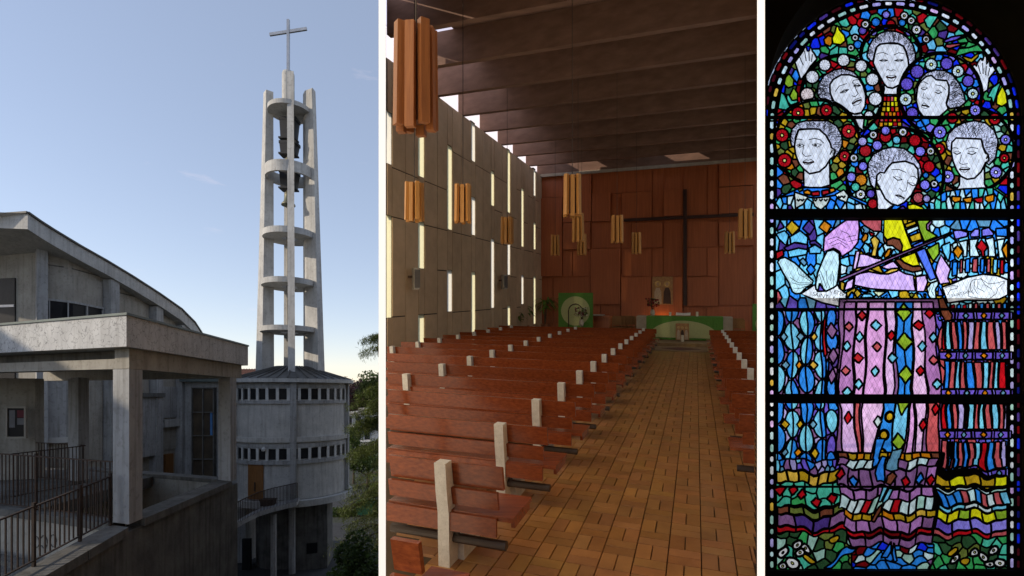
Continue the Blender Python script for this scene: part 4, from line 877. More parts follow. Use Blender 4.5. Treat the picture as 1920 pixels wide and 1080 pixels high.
nx(MB().lathe([(0, 0), (.06, 0), (.06, .26), (.05, .265), (0, .25)], 14), 'wax', M['candle'], cd); nx(MB().tube([(0, 0, .25), (0, 0, .29)], .004, 4), 'wick', M['iron'], cd)
def flower_vase(lab, u, v, w, s, cols_, n=70):
    r_ = nthing('flower_vase', lab, 'vase', u, v, w, 'flower vases')
    nx(MB().lathe([(0, 0), (.07*s, 0), (.11*s, .1*s), (.09*s, .22*s), (.06*s, .27*s), (.075*s, .29*s)], 14), 'vase_body', M['vase'], r_, smooth=True)
    st = MB(); fm = MB(); fm.col = (1, 1, 1); rr = random.Random(int(u*100))
    for k in range(14):
        a = rr.uniform(0, 6.28); l = rr.uniform(.05, .26)*s; st.tube([(0, 0, .2*s), (math.cos(a)*l, math.sin(a)*l, rr.uniform(.45, .75)*s)], .006, 4)
    nx(st, 'stem', M['bark'], r_)
    for k in range(n):
        a = rr.uniform(0, 6.28); l = .3*s*math.sqrt(rr.random()); z = (.42+.36*rr.random())*s; c = (math.cos(a)*l, math.sin(a)*l, z); fm.col = rr.choice(cols_); e = .05*s
        d1 = Vector((rr.gauss(0, 1), rr.gauss(0, 1), rr.gauss(0, 1))).normalized()*e; d2 = d1.cross(Vector((rr.gauss(0, 1), rr.gauss(0, 1), 1))).normalized()*e
        c = Vector(c); fm.add([c-d1, c-d2, c+d1, c+d2], [(0, 1, 2, 3)])
    nx(fm, 'blossom', M['petal'], r_)
u, v, w = onaltar(1223.5, .2); flower_vase('cream vase of dark red flowers at the left end of the altar', u, v, w, .95, [(.75, .06, .08), (.5, .04, .06), (.3, .35, .1)], 110)
u, v, w = npx(1090, 612, v=VA-1.1); flower_vase('bouquet of white and pink flowers in front of the green hanging', u, v, npx(1090, 607, v=VA-1.1)[2]-.1, 1.0, [(2, 1.9, 1.5), (.7, .12, .2), (.3, .45, .12)], 80)
# green hanging on a lectern, with circle and arch
g0 = npx(1047, 612, v=VA-.6); g1 = npx(1111.5, 549, v=VA-.6); lz = nthing('lectern', 'lectern hung with a green cloth bearing a pale circle and an arch', 'lectern', (g0[0]+g1[0])/2, VA-.6, FL+.14); gw = (g1[0]-g0[0])/2; gh = g1[2]-FL-.14
nx(MB().box(-gw, gw, 0, .05, .25, gh), 'green_hanging', M['green_cloth'], lz)
n_ = 28; rc_ = gw*.84; zc_ = gh-.84*gw-.15
mb = MB(); mb.add([(rc_*math.cos(t), -.006, max(.27, zc_+rc_*math.sin(t))) for t in np.arange(n_)*2*math.pi/n_], [tuple(range(n_))]); nx(mb, 'pale_circle', M['pale_green'], lz)
ap = [(-.38*gw, -.02, .27), (-.4*gw, -.02, zc_)]+[(.4*gw*math.cos(t), -.02, zc_+.4*gw*math.sin(t)) for t in np.linspace(math.pi, 0, 9)]+[(.38*gw, -.02, .27)]
nx(MB().tube(ap, .022, 5), 'arch_outline', M['crosswood'], lz)
for s in (-1, 1): nx(MB().box(s*gw*.8-.04, s*gw*.8+.04, .06, .4, 0, gh-.1), 'leg', M['panel'], lz)
u0 = npx(1112, 600, v=VA+.6)[0]
dk_ = nthing('reading_desk', 'dark wooden reading desk standing right of the green hanging', 'desk', u0+.35, VA+.6, FL+.14)
nx(MB().box(-.4, .4, 0, .6, .85, .95), 'desk_top', M['panel'], dk_); nx(MB().box(-.36, .36, .1, .5, 0, .849), 'desk_body', M['panel'], dk_); nx(MB().prism([(-.42, -.1), (.1, -.1), (.1, .5), (-.42, .5)], .951, 1.0), 'desk_paper', M['stone_pale'], dk_)
g0 = npx(1411, 620, v=VA-.3); bn = nthing('ambo_cloth', 'green cloth hanging at the right edge of the nave view', 'cloth', g0[0]+.35, VA-.3, FL+.14)
nx(MB().box(-.35, .05, 0, .06, .3, 1.55), 'green_hanging', M['green_cloth'], bn); nx(MB().box(-.3, .0, .06, .3, 0, 1.5), 'stand', M['panel'], bn)
mb = MB(); mb.add([(.05-.3*math.cos(t), -.006, .75+.32*math.sin(t)) for t in np.linspace(-1.2, 1.2, 12)], [tuple(range(12))]); nx(mb, 'pale_circle', M['pale_green'], bn)
# wicker chairs
def chair(lab, px, py, v):
    u, v, w = npx(px, py, v=v); r_ = nthing('wicker_chair', lab, 'chair', u, v, FL+.14, 'wicker chairs by the altar')
    for a, b in ((-.2, -.2), (.2, -.2), (-.2, .2), (.2, .2)): nx(MB().box(a-.02, a+.02, b-.02, b+.02, 0, .43 if b > 0 else .9), 'leg', M['wicker'], r_)
    nx(MB().box(-.23, .23, -.23, .23, .43, .47), 'seat', M['wicker'], r_); nx(MB().box(-.18, .18, -.215, -.185, .55, .95), 'backrest', M['wicker'], r_)
for i, px in enumerate((1158, 1164.5, 1171, 1177.5, 1184)): chair(ORD[i]+' wicker chair from the left in the row left of the altar', px, 606, VA+1.0+.12*i)
for i, px in enumerate((1377, 1385)): chair(('left' if i == 0 else 'right')+' wicker chair of the pair right of the altar', px, 610, VA+.3)
# house plants
def plant(lab, px, py, v, h, n, seed):
    u, v, w = npx(px, py, v=v); r_ = nthing('potted_plant', lab, 'plant', u, v, FL+.14 if v > 21.6 else FL, 'potted plants in the far left corner'); rr = random.Random(seed)
    nx(MB().lathe([(0, 0), (.18, 0), (.24, .38), (.2, .38), (.18, .3), (0, .3)], 14), 'pot', M['terracotta'], r_)
    st = MB(); tops = []
    for k in range(3):
        a = rr.uniform(0, 6.28); t = (math.cos(a)*.15, math.sin(a)*.15, h*rr.uniform(.6, .8)); st.tube([(0, 0, .3), (t[0]*.5, t[1]*.5, h*.4), t], [.025, .02, .012], 6); tops.append(t)
    nx(st, 'stem', M['bark'], r_)
    lf = MB(); lf.col = (1, 1, 1)
    for k in range(n):
        t = rr.choice(tops); a = rr.uniform(0, 6.28); l = rr.uniform(.35, .7)*h/2; z0 = t[2]*rr.uniform(.7, 1); q = rr.uniform(.75, 1.3); lf.col = (q, q, q*.8)
        prev = None; up = rr.uniform(.2, .8)
        cs = [Vector((t[0]+math.cos(a)*l*s, t[1]+math.sin(a)*l*s, z0+l*(up*s-1.0*s*s*.8))) for s in (0, .35, .7, 1)]
        sd_ = Vector((-math.sin(a), math.cos(a), 0)); ww = (.02, .045, .035, .004)
        vs = []
        for c_, w_ in zip(cs, ww): vs += [c_-sd_*w_, c_+sd_*w_]
        lf.add(vs, [(0, 1, 3, 2), (2, 3, 5, 4), (4, 5, 7, 6)])
    nx(lf, 'leaf', M['palm'], r_)
plant('tall leafy pot plant in the corner beside the end wall', 1022, 606, 26.2, 2.5, 60, 4)
plant('smaller pot plant in front of the side wall near the corner', 972, 608, 23.6, 1.35, 34, 6)
plant('slender pot plant between the wall slits', 984, 608, 24.8, 1.9, 26, 8)
# ------------------------------------------------------------------ stained glass window
YW = 4.5; MPX = YW/F                       # plane of the glass, metres per photo pixel there
X0, WPX, HPX, SS = 1434, 486, 1080, 2      # drawing board of the glazier: half-pixel cells
LAB = np.zeros((HPX*SS, WPX*SS), np.int32); PANE = [None]   # id -> (colour, name)
CR = {'1': (1430, 0, 4.908), '2': (1670, 0, 4.908), '3': (1430, 200, 4.908), '4': (1670, 200, 4.908), '5': (1430, 400, 4.908), '6': (1670, 400, 4.908), '7': (1430, 600, 3.918), '8': (1430, 820, 3.918),
      'D': (1500, 210, 5.4), 'V': (1540, 390, 4.911), 'T': (1570, 50, 6.0), 'L': (1430, 640, 3.857), 'S': (1560, 560, 3.6), 'p': (0, 0, 1)}
PAL = dict(w=(228, 234, 250), W=(240, 244, 250), h=(196, 196, 210), b=(40, 125, 238), B=(18, 40, 205), c=(105, 185, 248), l=(190, 232, 245), r=(170, 14, 24), R=(105, 8, 14), o=(200, 120, 14), y=(215, 205, 20), Y=(176, 140, 24), g=(52, 150, 80), t=(70, 178, 150), e=(100, 112, 48), E=(40, 74, 44), a=(150, 190, 175),
           p=(98, 78, 180), v=(132, 122, 222), m=(160, 108, 166), k=(178, 78, 82), q=(206, 168, 220), n=(112, 60, 40), P=(205, 150, 205), u=(70, 48, 120), z=(165, 155, 205), j=(205, 165, 60), s=(235, 200, 190), d=(60, 10, 20), D=(14, 18, 90), G=(130, 165, 40), M=(125, 85, 130), i=(80, 110, 215), x=(92, 140, 165))
def lin(c): return tuple(((x/255+.055)/1.055)**2.4 if x > 10 else x/255/12.92 for x in c)
rg = random.Random(21); ng = np.random.RandomState(21)
def tr(cr, s):
    ox, oy, k = CR[cr]
    if isinstance(s, str): s = [tuple(float(q) for q in t.split(',')) for t in s.split()]
    return [(ox+x/k, oy+y/k) for x, y in s]
def newp(key, name='glass_pane'):
    c = PAL[key] if isinstance(key, str) else key; f = rg.uniform(.9, 1.1)*1.45
    PANE.append((tuple(min(.97, q*f) for q in lin(c)), name)); return len(PANE)-1
def mask(pts):
    xs_ = [p[0] for p in pts]; ys_ = [p[1] for p in pts]
    x0, x1 = max(0, int((min(xs_)-X0)*SS)-1), min(WPX*SS, int((max(xs_)-X0)*SS)+2); y0, y1 = max(0, int(min(ys_)*SS)-1), min(HPX*SS, int(max(ys_)*SS)+2)
    if x1 <= x0 or y1 <= y0: return None
    gx, gy = np.meshgrid((np.arange(x0, x1)+.5)/SS+X0, (np.arange(y0, y1)+.5)/SS); ins = np.zeros(gx.shape, bool); n = len(pts)
    for i in range(n):
        ax, ay = pts[i]; bx, by = pts[(i+1) % n]
        if ay == by: continue
        ins ^= ((ay > gy) != (by > gy)) & (gx < (bx-ax)*(gy-ay)/(by-ay)+ax)
    return (slice(y0, y1), slice(x0, x1)), ins, gx, gy
def put(cr, key, s, name='glass_pane'):
    pts = tr(cr, s); m = mask(pts)
    if m is None: return 0
    i = newp(key, name) if key else 0; LAB[m[0]][m[1]] = i; return i
def circ(cx_, cy_, r, n=22, ry=None): return [(cx_+r*math.cos(t), cy_+(ry or r)*math.sin(t)) for t in np.arange(n)*2*math.pi/n]
def mosaic(pts, pal, sp=13, ax=1.0, ay=1.0, jit=1.0):
    m = mask(pts)
    if m is None: return
    sl_, ins, gx, gy = m; x0, x1, y0, y1 = gx.min(), gx.max(), gy.min(), gy.max(); seeds = []
    for _ in range(int((x1-x0)*(y1-y0)/sp/sp*9)):
        q = (rg.uniform(x0, x1), rg.uniform(y0, y1))
        if all(((q[0]-a)/ax)**2+((q[1]-b)/ay)**2 > sp*sp for a, b in seeds): seeds.append(q)
    if not seeds: seeds = [((x0+x1)/2, (y0+y1)/2)]
    best = np.full(gx.shape, 1e9); lab = np.zeros(gx.shape, np.int32)
    for a, b in seeds:
        d = ((gx-a)/ax)**2+((gy-b)/ay)**2; mm = d < best; best[mm] = d[mm]; lab[mm] = newp(rg.choice(pal))
    LAB[sl_][ins] = lab[ins]
def leadring(cx_, cy_, r, w=2.2):
    put('p', None, circ(cx_, cy_, r+w, 60)+[(cx_+r+w, cy_)]+[(cx_+r-w, cy_)]+circ(cx_, cy_, r-w, 60)[::-1])
STROKE = {}                                 # painted lines, by name of the pane group
def stroke(cr, grp, s, w=1.1, col='line'): STROKE.setdefault((grp, col), []).append((tr(cr, s), w))
def flower(cx_, cy_, r, key, grp, centre='y'):
    put('p', key, circ(cx_, cy_, r, 20), 'flower_pane')
    STROKE.setdefault((grp, 'line'), []).extend([([(cx_+.38*r*math.cos(t), cy_+.38*r*math.sin(t)), (cx_+.86*r*math.cos(t), cy_+.86*r*math.sin(t))], .55) for t in np.arange(11)*2*math.pi/11+rg.random()])
    if centre: put('p', {'y': (225, 220, 120), 'd': 'n'}.get(centre, centre), circ(cx_, cy_, r*.28, 10), 'flower_centre')

XC, YC_, RA = 1672, 232, 226
def arch(r, yb=1072): return [(XC-r, yb)]+[(XC-r*math.cos(t), YC_-r*math.sin(t)) for t in np.linspace(0, math.pi, 61)]+[(XC+r, yb)]
# border: an outer dark strip and an inner pale strip, both in short rounded tiles
def strip(r, w, pals, lmin, lmax, gap):
    for side in (-1, 1):
        y = 1066
        while y > YC_-2:
            l = rg.uniform(lmin, lmax); x = XC+side*r
            e = w*.32
            put('p', rg.choice(pals), [(x-w/2+e, y), (x+w/2-e, y), (x+w/2, y-e), (x+w/2, y-l+e), (x+w/2-e, y-l), (x-w/2+e, y-l), (x-w/2, y-l+e), (x-w/2, y-e)], 'border_pane'); y -= l+gap
    t = .02
    while t < math.pi-.02:
        l = rg.uniform(lmin, lmax)/r; qs = []
        for rr_, tt in ((r-w/2, t+.012), (r-w/2, t+l-.012), (r-w*.2, t+l), (r+w*.2, t+l), (r+w/2, t+l-.012), (r+w/2, t+.012), (r+w*.2, t), (r-w*.2, t)): qs.append((XC-rr_*math.cos(tt), YC_-rr_*math.sin(tt)))
        put('p', rg.choice(pals), qs, 'border_pane'); t += l+gap/r
strip(237, 9, ['B', 'D', 'd', 'R', 'u', 'D', 'd', 'B'], 15, 24, 5)
strip(RA-1, 9.5, ['z', 'w', 'l', 'a', 'q', 'l', 'z', 'a', 'w', 'j', 'w'], 13, 21, 5)
INN = RA-9
# --- upper lights: mosaic ground
top_pts = [(XC-INN, 396)]+arch(INN)[1:-1]+[(XC+INN, 396)]
mosaic(top_pts, ['b', 'B', 'r', 'R', 'g', 't', 'e', 'c', 'n', 'u', 'B', 'g', 'r', 'E'], 13)
put('1', 'w', '295,575 335,520 372,468 385,435 402,440 408,470 425,475 437,430 455,470 478,500 500,545 440,610 395,680 350,740 322,660', 'hand_pane')
put('2', 'w', '730,640 770,590 785,615 800,570 830,532 842,570 855,518 882,522 880,600 905,552 912,620 940,600 962,650 905,720 890,830 835,865 800,770 770,690', 'hand_pane')
for s in ('338,520 372,600', '385,470 400,560', '425,480 428,560', '456,500 450,570'): stroke('1', 'hand', s, 1.6)
for s in ('805,600 825,680', '845,580 850,680', '880,610 872,690', '910,630 895,700'): stroke('2', 'hand', s, 1.6)
put('1', 'y', '680,230 705,280 752,330 758,380 715,415 645,405 635,355 662,300'); put('1', 'o', '560,365 600,330 636,340 640,400 620,430 570,408'); put('1', 'G', '240,678 285,735 280,795 232,812 195,775 208,712'); put('1', 'G', '280,808 322,860 318,920 272,928 245,885')
put('2', 'y', '1022,798 1060,860 1072,950 1020,982 968,960 975,885'); put('2', 'Y', '655,515 740,540 805,485 806,520 745,580 685,562'); put('2', 'k', '500,410 705,395 540,450 505,440'); put('2', 'p', '472,382 560,340 690,320 600,372 505,395'); put('2', 'g', '590,520 625,450 720,440 800,410 850,478 740,480 660,505')
put('1', 't', '690,200 770,165 805,230 770,255 725,245'); put('2', 't', '305,185 350,140 432,155 360,265 330,250'); put('1', 't', '140,1000 165,850 205,880 250,985 215,1015'); put('2', 't', '885,895 930,810 1018,745 985,830 940,975 925,900')
for x, y, r, k in ((1670, 46, 8.5, 'r'), (1617, 58, 8, 'p'), (1642, 42, 8.5, 'b'), (1608, 84, 8, 'b'), (1691, 43, 7, 'b'), (1725, 75, 7.5, 'b'), (1718, 56, 9, 'W'), (1703, 62, 6, 'v'), (1736, 74, 7, 'W'), (1637, 61, 6.5, 'v'), (1603, 71, 6.5, 'W'), (1595, 90, 6.5, 'W'), (1622, 46, 7.5, 'W'), (1661, 28, 7.5, 'v'), (1695, 30, 7.5, 'W'), (1708, 39, 7.5, 'W')):
    flower(x, y, r, k, 'flowers', 'y' if k in 'W' else None)
# ladder of small red and gold panes below the top head
for j in range(8):
    y = 181+j*9.6; wj = 26+j*3.4
    for i in range(4 if j < 3 else 5):
        n_ = 4 if j < 3 else 5; a = XC-3+wj*(i/n_-.5); put('p', rg.choice('oyrkoYr'), [(a, y), (a+wj/n_, y), (a+wj/n_, y+9.6), (a, y+9.6)])
def head(cr, hair, face, neck, grp, extra=()):
    if neck: put(cr, 'w', neck, 'neck_pane')
    put(cr, 'h', hair, 'hair_pane'); put(cr, 'w', face, 'face_pane')
    pts = tr(cr, hair); m = mask(pts); sl_, ins, gx, gy = m; fm = mask(tr(cr, face)); fpts = tr(cr, face)
    cx_ = sum(p[0] for p in fpts)/len(fpts); cy_ = sum(p[1] for p in fpts)/len(fpts); c = np.argwhere(ins); tot = 0
    for _ in range(230):
        i, j = c[rg.randrange(len(c))]; x, y = gx[i, j], gy[i, j]
        d = math.atan2(y-cy_, x-cx_); ph = rg.uniform(0, 6); line = [(x, y)]
        for k in range(6):
            d2 = d+.9*math.sin(ph+k*1.1); x += 2.0*math.cos(d2); y += 2.0*math.sin(d2); ii, jj = int((y*SS)-sl_[0].start), int(((x-X0)*SS)-sl_[1].start)
            if not (0 <= ii < ins.shape[0] and 0 <= jj < ins.shape[1] and ins[ii, jj]): break
            line.append((x, y))
        if len(line) > 2: STROKE.setdefault((grp, 'line'), []).append((line, .6))
    for s, w, col in extra: stroke(cr, grp, s, w, col)
leadring(1670, 106, 57)
head('T', '330,330 350,230 400,140 470,80 560,50 650,55 730,85 800,140 850,210 875,300 875,370 840,425 800,435 790,350 770,280 740,220 690,195 620,185 540,190 470,200 430,250 410,330 400,390 370,385 340,355',
     '440,230 480,200 560,190 680,195 740,225 770,290 790,360 800,440 770,520 730,600 690,660 620,695 560,685 520,640 480,570 430,480 400,410 415,320', '520,620 690,640 672,690 672,768 520,768 525,690', 'top head',
     [('440,312 470,298 515,292 570,314', 1.2, 'line'), ('635,320 690,294 750,306', 1.2, 'line'), ('470,382 520,365 568,380 520,398 470,382', 1.0, 'line'), ('640,382 690,365 745,376 700,398 645,384', 1.0, 'line'), ('480,380 560,382', 1.6, 'line'), ('650,380 735,380', 1.6, 'line'), ('550,492 572,482 600,500 632,484 652,494', 1.0, 'line'), ('552,566 606,578 660,564', 3.0, 'lip'), ('548,560 580,546 606,552 640,545 664,560', 1.0, 'line'), ('560,580 585,612 635,612 655,580', 1.0, 'line'), ('560,688 620,698 680,672', .9, 'line')])
def halo(cx_, cy_, r, pal, sp=11):
    mosaic(circ(cx_, cy_, r, 40), pal, sp); leadring(cx_, cy_, r)
halo(1578, 180, 76, ['g', 't', 'e', 'E', 'b', 'r', 'R', 'a', 'E', 'n'])
for x, y, r, k in ((455, 710, 62, 'w'), (570, 600, 56, 'w'), (742, 557, 58, 'w'), (905, 608, 57, 'w'), (1008, 732, 60, 'w'), (1035, 912, 64, 'w'), (975, 1062, 42, 'w'), (408, 872, 64, 's')):
    px, py = tr('1', [(x, y)])[0]; flower(px, py, r/4.908, k, 'white halo', None)
head('1', '500,870 510,780 560,700 640,650 730,630 830,660 900,730 940,800 948,880 920,790 880,720 800,690 720,690 650,730 615,790 620,860 645,945 600,950 530,915',
     '615,780 650,730 720,690 800,690 880,720 922,790 947,880 942,980 905,1040 840,1052 760,1022 690,982 650,930 620,860', '790,1030 900,1035 935,1075 920,1200 860,1160', 'left upper head',
     [('668,842 705,792 772,770', 1.2, 'line'), ('710,856 750,826 792,824 760,852 715,858', 1.1, 'line'), ('725,848 785,828', 2.0, 'line'), ('835,792 870,768 902,790 862,802 838,795', 1.1, 'line'), ('850,790 895,786', 2.0, 'line'), ('822,770 835,740 880,732', 1.1, 'brown'), ('835,762 860,830 878,862 850,890 820,882', 1.2, 'brown'), ('826,956 862,932 900,920', 3.0, 'lip'), ('820,948 852,915 905,898 908,930 880,962 835,972 820,950', 1.0, 'line'), ('800,1048 860,1060 910,1046', .9, 'brown')])
halo(1763, 177, 77, ['v', 't', 'g', 'b', 'B', 'u', 'r', 'e', 'b', 'p'])
for x, y, r, k in ((1053, 428, 68, 'l'), (1227, 418, 70, 'p'), (1355, 502, 68, 'l'), (1468, 614, 66, 'p'), (895, 510, 76, 'p'), (780, 648, 73, 'p'), (765, 820, 72, 'l'), (840, 975, 68, 'p')):
    px, py = tr('T', [(x, y)])[0]; flower(px, py, r/6, k, 'violet halo', 'y' if k == 'l' else None)
flower(1823.5, 176, 10.6, 'l', 'violet halo')
head('T', '862,830 870,700 920,600 1000,520 1100,490 1200,495 1290,540 1370,640 1420,760 1440,850 1380,905 1260,925 1220,880 1250,780 1255,680 1230,610 1180,605 1110,600 1060,550 1000,560 930,620 895,700 885,830',
     '890,760 900,680 930,620 1000,560 1060,550 1110,600 1180,605 1230,610 1255,680 1250,760 1222,860 1242,930 1150,1010 1050,1025 960,1010 910,940 885,840', None, 'right upper head',
     [('925,632 975,620 1022,648', 1.2, 'line'), ('1105,655 1170,668 1218,712', 1.2, 'line'), ('940,698 980,712 1014,690', 1.5, 'line'), ('945,690 985,680 1010,688', .8, 'line'), ('1098,736 1135,756 1172,738', 1.6, 'line'), ('1110,720 1140,715 1168,735', .8, 'line'), ('975,745 958,802 988,808', 1.0, 'line'), ('1008,800 1030,820 1044,808', 1.0, 'line'), ('955,886 990,890 1028,902', 2.8, 'brown'), ('948,880 975,856 1034,904 990,925 945,905 948,880', 1.0, 'line')])
halo(1532, 267, 80, ['Y', 'e', 't', 'g', 'n', 'e', 'E', 'o'])
for x, y, r in ((325, 60, 58), (585, 35, 56), (177, 265, 62), (200, 497, 65), (790, 228, 66), (752, 458, 52)):
    px, py = tr('3', [(x, y)])[0]; flower(px, py, r/4.908, 'r', 'red halo')
head('3', '250,290 265,210 320,150 400,130 600,130 680,180 725,260 732,350 700,420 640,500 628,440 625,380 610,330 580,270 520,210 440,205 330,210 300,280 295,380 262,360',
     '300,300 330,215 440,205 520,210 580,265 622,340 630,380 665,400 652,460 622,480 580,550 520,600 430,620 370,570 330,520 300,440 292,360', '372,560 430,600 520,590 615,480 618,722 500,757 378,737', 'left lower head',
     [('298,306 325,298 365,306', 1.4, 'line'), ('425,304 480,292 530,306 562,336', 1.4, 'line'), ('312,356 342,342 384,356 342,378 312,358', 1.0, 'line'), ('452,352 495,336 542,352 500,374 455,354', 1.0, 'line'), ('336,356 346,360', 3.4, 'line'), ('480,352 495,356', 3.4, 'line'), ('376,362 366,432 390,458 445,452', 1.2, 'brown'), ('372,512 420,520 470,508', 3.2, 'lip'), ('368,508 398,488 418,494 445,486 472,506 430,536 385,530 368,508', 1.0, 'line'), ('372,575 430,622 520,602 580,550 625,482', .9, 'brown'), ('620,440 632,410 648,405', 2.0, 'brown')])
halo(1822, 281, 79, ['e', 't', 'g', 'Y', 'E', 'n', 'a'])
for x, y, r, k in ((775, 35, 53, 'v'), (450, 235, 61, 'v'), (523, 645, 60, 'v'), (965, 605, 56, 'v'), (1055, 305, 48, 'v'), (565, 105, 51, 'r'), (955, 115, 55, 'r'), (445, 390, 53, 'r'), (1043, 475, 44, 'r')):
    px, py = tr('4', [(x, y)])[0]; flower(px, py, r/4.908, k, 'mixed halo', 'y' if k == 'r' else 'W')
head('4', '505,330 530,250 590,190 680,145 770,130 870,150 950,220 985,310 972,420 960,480 900,540 870,500 880,430 850,380 835,310 720,295 600,290 560,330 555,420 520,400',
     '560,330 600,290 720,295 830,300 850,380 870,430 895,440 900,500 870,515 830,600 770,660 700,670 640,640 600,580 570,500 555,420', '630,620 700,650 770,640 862,540 862,720 890,767 740,802 600,767 630,720', 'right lower head',
     [('555,388 585,378 622,384', 1.3, 'line'), ('692,392 740,374 802,386', 1.3, 'line'), ('578,424 610,440 644,424', 1.8, 'line'), ('585,416 612,410 640,420', .8, 'line'), ('708,430 750,442 786,424', 1.8, 'line'), ('715,418 750,412 782,422', .8, 'line'), ('650,445 634,520 660,533 706,524', 1.1, 'line'), ('634,578 680,580 726,574', 2.8, 'brown'), ('628,574 660,558 680,564 705,556 730,570 690,604 650,600 628,576', 1.0, 'line'), ('640,642 700,672 770,656 830,598', .9, 'brown'), ('880,480 892,450', 2.4, 'brown')])
halo(1678, 330, 91, ['g', 't', 'b', 'B', 'a', 'e', 'r', 'R', 'E'], 11)
for x, y, r, k in ((740, 233, 42, 'W'), (1040, 205, 44, 'W'), (543, 468, 42, 'W'), (1320, 398, 42, 'W'), (612, 835, 50, 'W'), (1357, 730, 38, 'W'), (660, 395, 62, 'r'), (865, 252, 60, 'r'), (1160, 290, 62, 'r'), (1303, 555, 60, 'r'), (735, 930, 52, 'r'), (780, 340, 52, 'v'), (635, 550, 48, 'v'), (1215, 400, 53, 'v'), (1262, 740, 52, 'v'), (630, 300, 48, 'z'), (518, 660, 50, 'v'), (865, 190, 48, 'v'), (975, 285, 42, 'c'), (1270, 642, 32, 'b'), (618, 690, 60, 'o'), (1195, 870, 56, 'k'), (1280, 880, 40, 'z'), (715, 830, 44, 'p'), (560, 760, 46, 't')):
    px, py = tr('D', [(x, y)])[0]; flower(px, py, r/5.4, k, 'garland', 'y' if k == 'W' else None)
head('D', '680,590 690,510 740,430 830,380 930,355 1050,370 1150,440 1210,530 1232,620 1200,720 1172,745 1195,650 1190,580 1150,530 1060,500 930,515 880,570 850,620 810,610 780,640 770,720 760,790 710,730',
     '850,620 890,560 930,515 1060,500 1150,530 1190,580 1195,680 1170,760 1120,850 1050,920 990,950 920,930 860,880 820,800 770,720 775,640 810,610', '758,780 820,790 860,870 945,945 870,995 780,990 778,880', 'lower middle head',
     [('928,585 1000,582 1070,612', 1.3, 'line'), ('1122,650 1160,655 1198,688', 1.3, 'line'), ('942,655 990,692 1034,684', 1.7, 'line'), ('960,650 1000,660 1028,680', .8, 'line'), ('1092,715 1140,748 1172,738', 1.7, 'line'), ('1105,712 1140,720 1168,735', .8, 'line'), ('1092,690 1084,750 1072,800 1040,802 1004,772', 1.0, 'brown'), ('972,845 1020,856 1052,872', 2.6, 'brown'), ('962,840 1000,836 1062,872 1050,884 1005,872 962,840', .9, 'line'), ('820,790 860,880 920,930 985,952', .9, 'brown'), ('775,700 800,690 825,640 800,620 778,650 785,720 815,760', 1.0, 'brown')])
# collars above the first heavy bar
put('p', 'b', [(1453, 374), (1500, 352), (1560, 352), (1625, 380), (1625, 397), (1453, 397)])
mosaic([(1453, 372), (1490, 366), (1530, 372), (1580, 364), (1622, 385), (1625, 397), (1453, 397)], ['c', 'b', 'c', 'l', 'u', 'c'], 12, .8, 1.5)
for s, k in (('375,780 415,765 445,785 440,815 380,805', 'o'), ('450,785 520,778 522,820 452,822', 'r'), ('540,775 605,765 615,800 545,820', 'r'), ('610,755 655,748 668,778 618,798', 'o'), ('318,765 360,745 372,768 335,785', 'e')): put('3', k, s)
for s in ('290,785 415,830 370,900 300,938', '455,845 620,828 590,905 535,952 480,920', '665,810 745,765 790,820 770,882 700,855'): put('3', (200, 205, 190), s, 'collar_pane')
for x in (330, 365, 485, 535, 580, 710, 745): stroke('3', 'collar', [(x-14, 855-(30 if x > 650 else 0)), (x, 868-(30 if x > 650 else 0)), (x+14, 852-(30 if x > 650 else 0))], 3.0)
mosaic([(1742, 378), (1770, 360), (1800, 355), (1860, 352), (1888, 372), (1888, 397), (1738, 397)], ['c', 'l', 'b', 't', 'l', 'c'], 11, .7, 1.9)
for i, k in enumerate('ooro'):
    a = 560+i*102; put('4', k, [(a, 815+(10 if i in (0, 3) else 30)), (a+85, 805+(0 if i == 3 else 25)), (a+80, 870+(0 if i in (0, 3) else 15)), (a+30, 885), (a, 860)])
put('p', 'y', tr('D', '1085,945 1150,930 1230,960 1270,995 1095,995')); put('p', 'u', tr('D', '960,1000 1040,950 1085,995'))
# --- middle light: left singer's sleeve, hands, scroll
mosaic([(1453, 412), (1580, 412), (1575, 580), (1453, 580)], ['c', 'b', 'c', 'u', 'b', 'c', 'x', 'p'], 17, .8, 1.5)
for s, k in (('265,65 340,135 270,205 210,130', 'Y'), ('565,65 630,115 590,190 515,130', 'o'), ('425,65 480,130 430,200 365,140', 'u'), ('120,190 200,160 240,200 215,300 150,240', 'c'), ('250,215 345,160 415,220 410,290 330,270 255,285', 'c'), ('190,320 290,270 415,290 410,330 230,350', 'u'), ('430,260 480,250 540,300 530,320 480,285 435,290', 'u'), ('230,345 330,320 410,335 405,380 240,410', 'c'), ('425,320 480,290 540,325 530,370 430,372', 'c'), ('160,70 200,130 120,165', 'u'), ('120,360 185,335 195,385 125,430', 'r'), ('125,710 150,720 178,780 125,845', 'k'), ('440,465 485,520 440,570 400,515', 'b'), ('370,410 410,455 380,490 335,440', 'x')): put('5', k, s)
